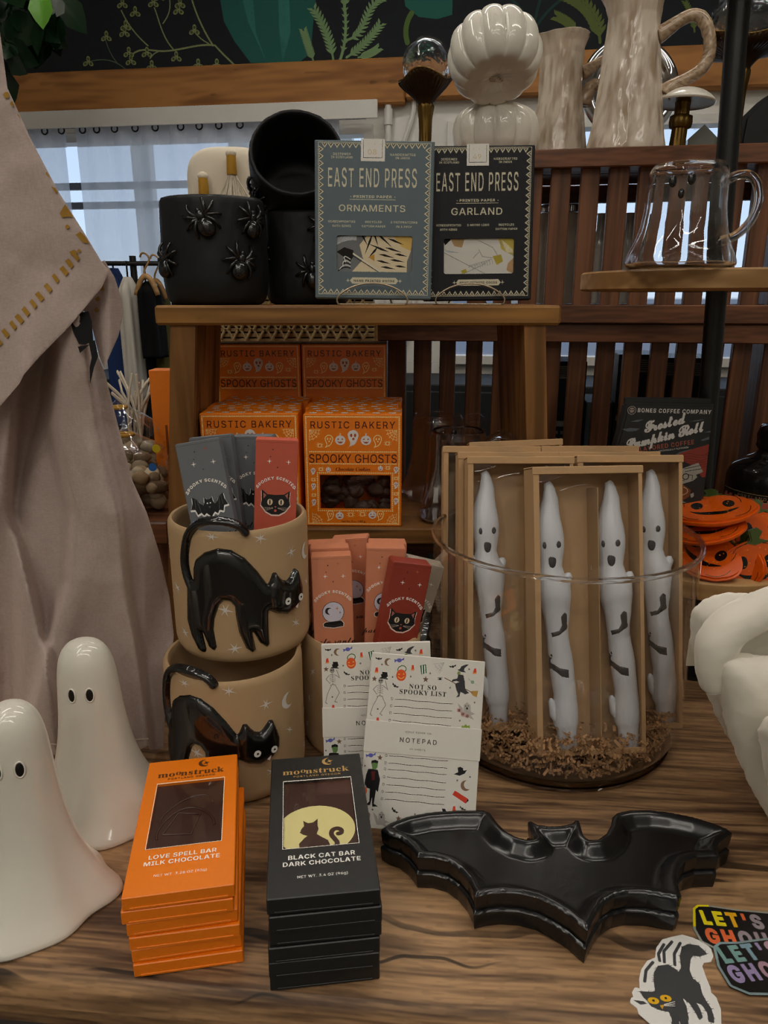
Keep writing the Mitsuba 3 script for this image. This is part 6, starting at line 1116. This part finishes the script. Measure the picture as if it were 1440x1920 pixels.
dbf = lambda px, py: .660 + .00035 * np.abs(px - 200) - .010 * np.exp(-((px - 205) / 18) ** 2)
bel = Polygon([(120, 560), (165, 500), (196, 488), (215, 520), (228, 560), (231, 590), (222, 630), (205, 668), (196, 690), (186, 668), (172, 610), (160, 585)])
bls = [Polygon([(132, 604), (150, 586), (166, 584), (172, 602), (175, 640), (160, 646), (148, 645), (138, 625)]), Polygon([(166, 640), (178, 638), (184, 668), (176, 690), (169, 720), (168, 690), (172, 670)]), Polygon([(146, 650), (168, 646), (150, 662)])]
thing('lace_garment', 'small beige garment with black spider web lace under the embroidered towel', 'garment', [('cloth', P(sheet(bel, dbf, 6), 'linen', True))] + [('lace', P(on_cloth(q, lambda a, b: .650 + 0 * a, .002), 'lace_black')) for q in bls] + [('stitching', P(on_cloth(Polygon([(x, y), (x + 6, y - 5), (x + 10, y + 3), (x + 3, y + 6)]), dbf, .002), 'gold_thread')) for x, y in ((178, 560), (186, 540), (176, 580))], plabel={'lace': 'black web lace'})
# ---------------------------------------------------------------- clothes rail far behind
def garment(w, d, z0, z1, seed, sh=.35):
    rg = np.random.default_rng(seed); ph = rg.uniform(0, 6, 3); n, m = 40, 26; V = []
    for j in range(m):
        s = j / (m - 1); z = z0 + (z1 - z0) * s; k = 1.0 if s < .82 else 1 - (1 - sh) * ((s - .82) / .18) ** 1.5
        t = np.arange(n) * 2 * math.pi / n; rr = 1 + .10 * np.sin(5 * t + ph[0] + 2 * s) + .06 * np.sin(9 * t + ph[1] - s)
        V.append(np.stack([w / 2 * k * rr * np.sign(np.cos(t)) * np.abs(np.cos(t)) ** .8, d / 2 * rr * np.sin(t) * (1 if s < .9 else 1 - 6 * (s - .9)), np.full(n, z)], 1))
    V = np.vstack(V); F_ = []
    for j in range(m - 1):
        for i in range(n): k = (i + 1) % n; F_ += [(j * n + i, j * n + k, (j + 1) * n + k), (j * n + i, (j + 1) * n + k, (j + 1) * n + i)]
    V = np.vstack([V, [[0, 0, z0], [0, 0, z1]]]); e = len(V)
    for i in range(n): k = (i + 1) % n; F_ += [(e - 2, k, i), (e - 1, (m - 1) * n + i, (m - 1) * n + k)]
    return mesh(V, F_)
RYD = 2.05
def rz(py): return ay(250, py, RYD)[2]
def rx(px): return ay(px, 650, RYD)[0]
zr = rz(494); xs = (rx(212), rx(330))
thing('clothes_rail', 'dark metal clothes rail behind the hanging cloth', 'clothes rail', [('bar', P(tube([(xs[0], RYD, zr), (xs[1], RYD, zr)], .006, 10), 'black_steel', 40)), ('post', P(tube([(rx(259), RYD + .02, -.76), (rx(259), RYD + .02, zr + .02)], .009, 10), 'black_steel', 40)), ('post', P(tube([(xs[1], RYD + .02, -.76), (xs[1], RYD + .02, zr + .02)], .009, 10), 'black_steel', 40))])
for pxa, pxb, pt, pb, col, lab, dd in ((196, 242, 502, 800, '#22345f', 'blue garment hanging at the left of the clothes rail', .03), (238, 264, 522, 830, '#0e0f12', 'black narrow garment beside the white cardigan', .06), (242, 274, 520, 745, '#b9b4aa', 'white knitted cardigan on the clothes rail', -.03), (268, 290, 530, 820, '#101114', 'black coat right of the white cardigan', .02), (284, 316, 535, 770, '#55502a', 'olive knitted pullover partly under the black top', .04), (280, 318, 528, 668, '#0d0d0f', 'black top on a wooden hanger at the right of the rail', -.04)):
    x0, x1 = rx(pxa), rx(pxb); z1 = rz(pt); z0 = rz(pb); mat('cloth' + col[1:], col, .9, spec=.15, sheen=.3)
    hang = cat(tube(spline([(-.5 * (x1 - x0), 0, z1 - .035), (0, 0, z1 + .012), (.5 * (x1 - x0), 0, z1 - .035)], 16), .007, 8), tube(spline([(0, 0, z1 + .01), (0, 0, z1 + .03), (.012, 0, zr + .012), (0, 0, zr + .022), (-.010, 0, zr + .012)], 16), .0025, 6))
    thing('garment', lab, 'garment', [('garment_body', P(garment((x1 - x0) * 1.0, .09, z0, z1, int(pxa)), 'cloth' + col[1:], True))] + ([('hanger', P(xf(hang, TR(0, -.03, 0)), 'disc_wood', True))] if pxa > 275 else [('hook', P(xf(tube([(0, 0, z1 - .01), (0, 0, zr + .005)], .0025, 6), np.eye(4)), 'black_steel'))]), TR((x0 + x1) / 2, RYD + dd, 0))
# ---------------------------------------------------------------- cellophane bags and the orange box left of the riser
o = ay(303, 760, 1.22); thing('orange_tube', 'slim orange candle box standing left of the riser', 'box', [('box', P(bx(-.022, .022, 0, .04, 0, .20, .001), 'cookie_card')), ('print', (lambda a: a.ply(TR(0, -.0002, 0) @ UP))(Art().rect(-.002, .03, .002, .11, '#7a3a10', 1)))], TR(o[0] + .005, 1.22, .166))
thing('display_shelf', 'dark wooden shelf carrying the cellophane bags left of the riser', 'shelf', [('board', P(bx(-.62, -.315, 1.03, 1.32, .13, .165, .003), 'bench_rail')), ('support', P(bx(-.60, -.33, 1.08, 1.30, 0, .129, .002), 'bench_slat'))])
rg = np.random.default_rng(21)
def pods(cx, cyy, z0, R, n, label, cols, zmax, kinds=0):
    V, Kc = [], []
    for i in range(n):
        a = rg.uniform(0, 6.28); q = R * math.sqrt(rg.uniform(0, 1)); z = z0 + .014 + rg.uniform(0, zmax) * (1 - .5 * q / R); s = rg.uniform(.009, .015)
        b = ball((0, 0, 0), (s, s * rg.uniform(.7, 1), s * rg.uniform(.7, 1)), 2); v = np.array(b.vertices); v *= 1 + .4 * (nfbm(v * 160 + i)[:, None] - .5); V.append(xf(mesh(v, b.faces), TR(q * math.cos(a), q * math.sin(a), z) @ RX(rg.uniform(0, 360)))); Kc.append(np.tile(C(cols[rg.integers(len(cols))]) * rg.uniform(.7, 1.15), (len(v), 1)))
    f = ball((0, 0, 0), (R * 1.18, R * 1.1, .5), 4); v = np.array(f.vertices); t = v[:, 2] / .5; H_ = zmax + .07; pinch = np.where(t > .35, np.clip(1 - (t - .35) / .5, .12, 1), 1); v[:, 2] = z0 + .002 + (t + 1) / 2 * H_; v[:, :2] *= pinch[:, None]
    nn = nfbm(v * 55, 3) - .5; v[:, :2] *= (1 + .5 * nn)[:, None]; f = mesh(v, f.faces)
    parts = [('dried_pods', P(cat(V), 'pod', color=np.vstack(Kc), smooth=True)), ('cellophane', P(f, 'film', True)), ('tie', P(xf(tube([(.011 * math.cos(a), .011 * math.sin(a), 0) for a in np.arange(0, 6.2, .4)], .003, 6, True), TR(0, 0, z0 + H_ * .84)), 'gold_yarn', True))]
    k = thing('cellophane_bag', label, 'gift bag', [p for p in parts], TR(cx, cyy, 0)); stuffpart(k + '__dried_pods')
BRN = ['#8a7458', '#a58f72', '#6b543c', '#b5a68c']
pods(-.385, 1.09, .1655, .052, 70, 'clear bag of brown dried pods with a yellow sticker, in front', BRN, .07)
pods(-.43, 1.20, .1655, .055, 60, 'clear bag of pale dried pods behind the front bag', ['#b8ab94', '#9a8a70', '#7a6750'], .10)
pods(-.505, 1.09, .1655, .05, 40, 'clear bag of dried pods half hidden by the linen cloth', BRN, .08)
for (px, py, y, c, lab) in ((293, 841, 1.035, '#c9b21a', 'yellow round sticker on the front cellophane bag'), (286, 876, 1.03, '#2a62a8', 'blue paper scrap on the front cellophane bag')):
    s = Art(); s.circ(0, 0, .006, c, 1); p = ay(px, py, y); thing('sticker_dot', lab, 'sticker', s.ply(UP, 'print'), TR(*p))
tw = [tube(spline([(.0, 0, 0), (.01 * math.sin(i), .01 * math.cos(2 * i), .05), (.035 * math.sin(i * 1.3), .03 * math.cos(i * 1.7), .10 + .01 * (i % 3))], 8), .0022, 5) for i in range(16)]
t_ = ay(238, 815, 1.22); thing('dried_twigs', 'bundle of pale dried twigs above the cellophane bags', 'twig bundle', P(cat(tw), 'cream_cloth', True), TR(t_[0], 1.27, .166) @ SC(1, 1, 1.6), kind='stuff')
# ---------------------------------------------------------------- leafy vine at the top left
rg = np.random.default_rng(31); lf_ = Polygon([(0, 0), (.020, .012), (.026, .034), (.014, .052), (0, .066), (-.014, .052), (-.026, .034), (-.020, .012)])
v, f, d = tri_fill(lf_, .006); leafm = mesh(np.c_[v[:, 0], v[:, 1], -.012 * (v[:, 1] / .066) ** 2 + .004 * np.abs(v[:, 0]) / .02], f); lp = P(leafm, 'leaf', True)
parts = []
mat('leaf_lit', '#5f9a35', .35)  # lit leaves: the light on them is put into this colour
lb = P(leafm, 'leaf_lit', True)
for i in range(60):
    px, py = rg.uniform(-40, 112), rg.uniform(-30, 62) if i < 46 else rg.uniform(60, 130)
    if i >= 46: px = rg.uniform(-40, 70)
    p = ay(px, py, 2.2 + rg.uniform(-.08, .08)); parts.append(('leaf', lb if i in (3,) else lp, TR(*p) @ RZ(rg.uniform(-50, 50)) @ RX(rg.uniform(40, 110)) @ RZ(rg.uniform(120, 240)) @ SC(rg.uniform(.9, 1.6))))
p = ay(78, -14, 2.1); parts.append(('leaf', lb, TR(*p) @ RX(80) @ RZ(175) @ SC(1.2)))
parts.append(('stem', P(tube(spline([ay(-60, -80, 2.25), ay(20, -20, 2.22), ay(70, 20, 2.2), ay(40, 100, 2.2)], 20), .006, 8), 'leaf', True)))
thing('trailing_plant', 'dark green leafy trailing plant in the top left corner', 'plant', parts)
thing('plant_shelf', 'dark shelf holding the trailing plant at the top left', 'shelf', P(bx(-1.45, -.9, 2.1, 2.32, ay(40, -60, 2.2)[2] - .0, ay(40, -60, 2.2)[2] + .02), 'bench_rail'))
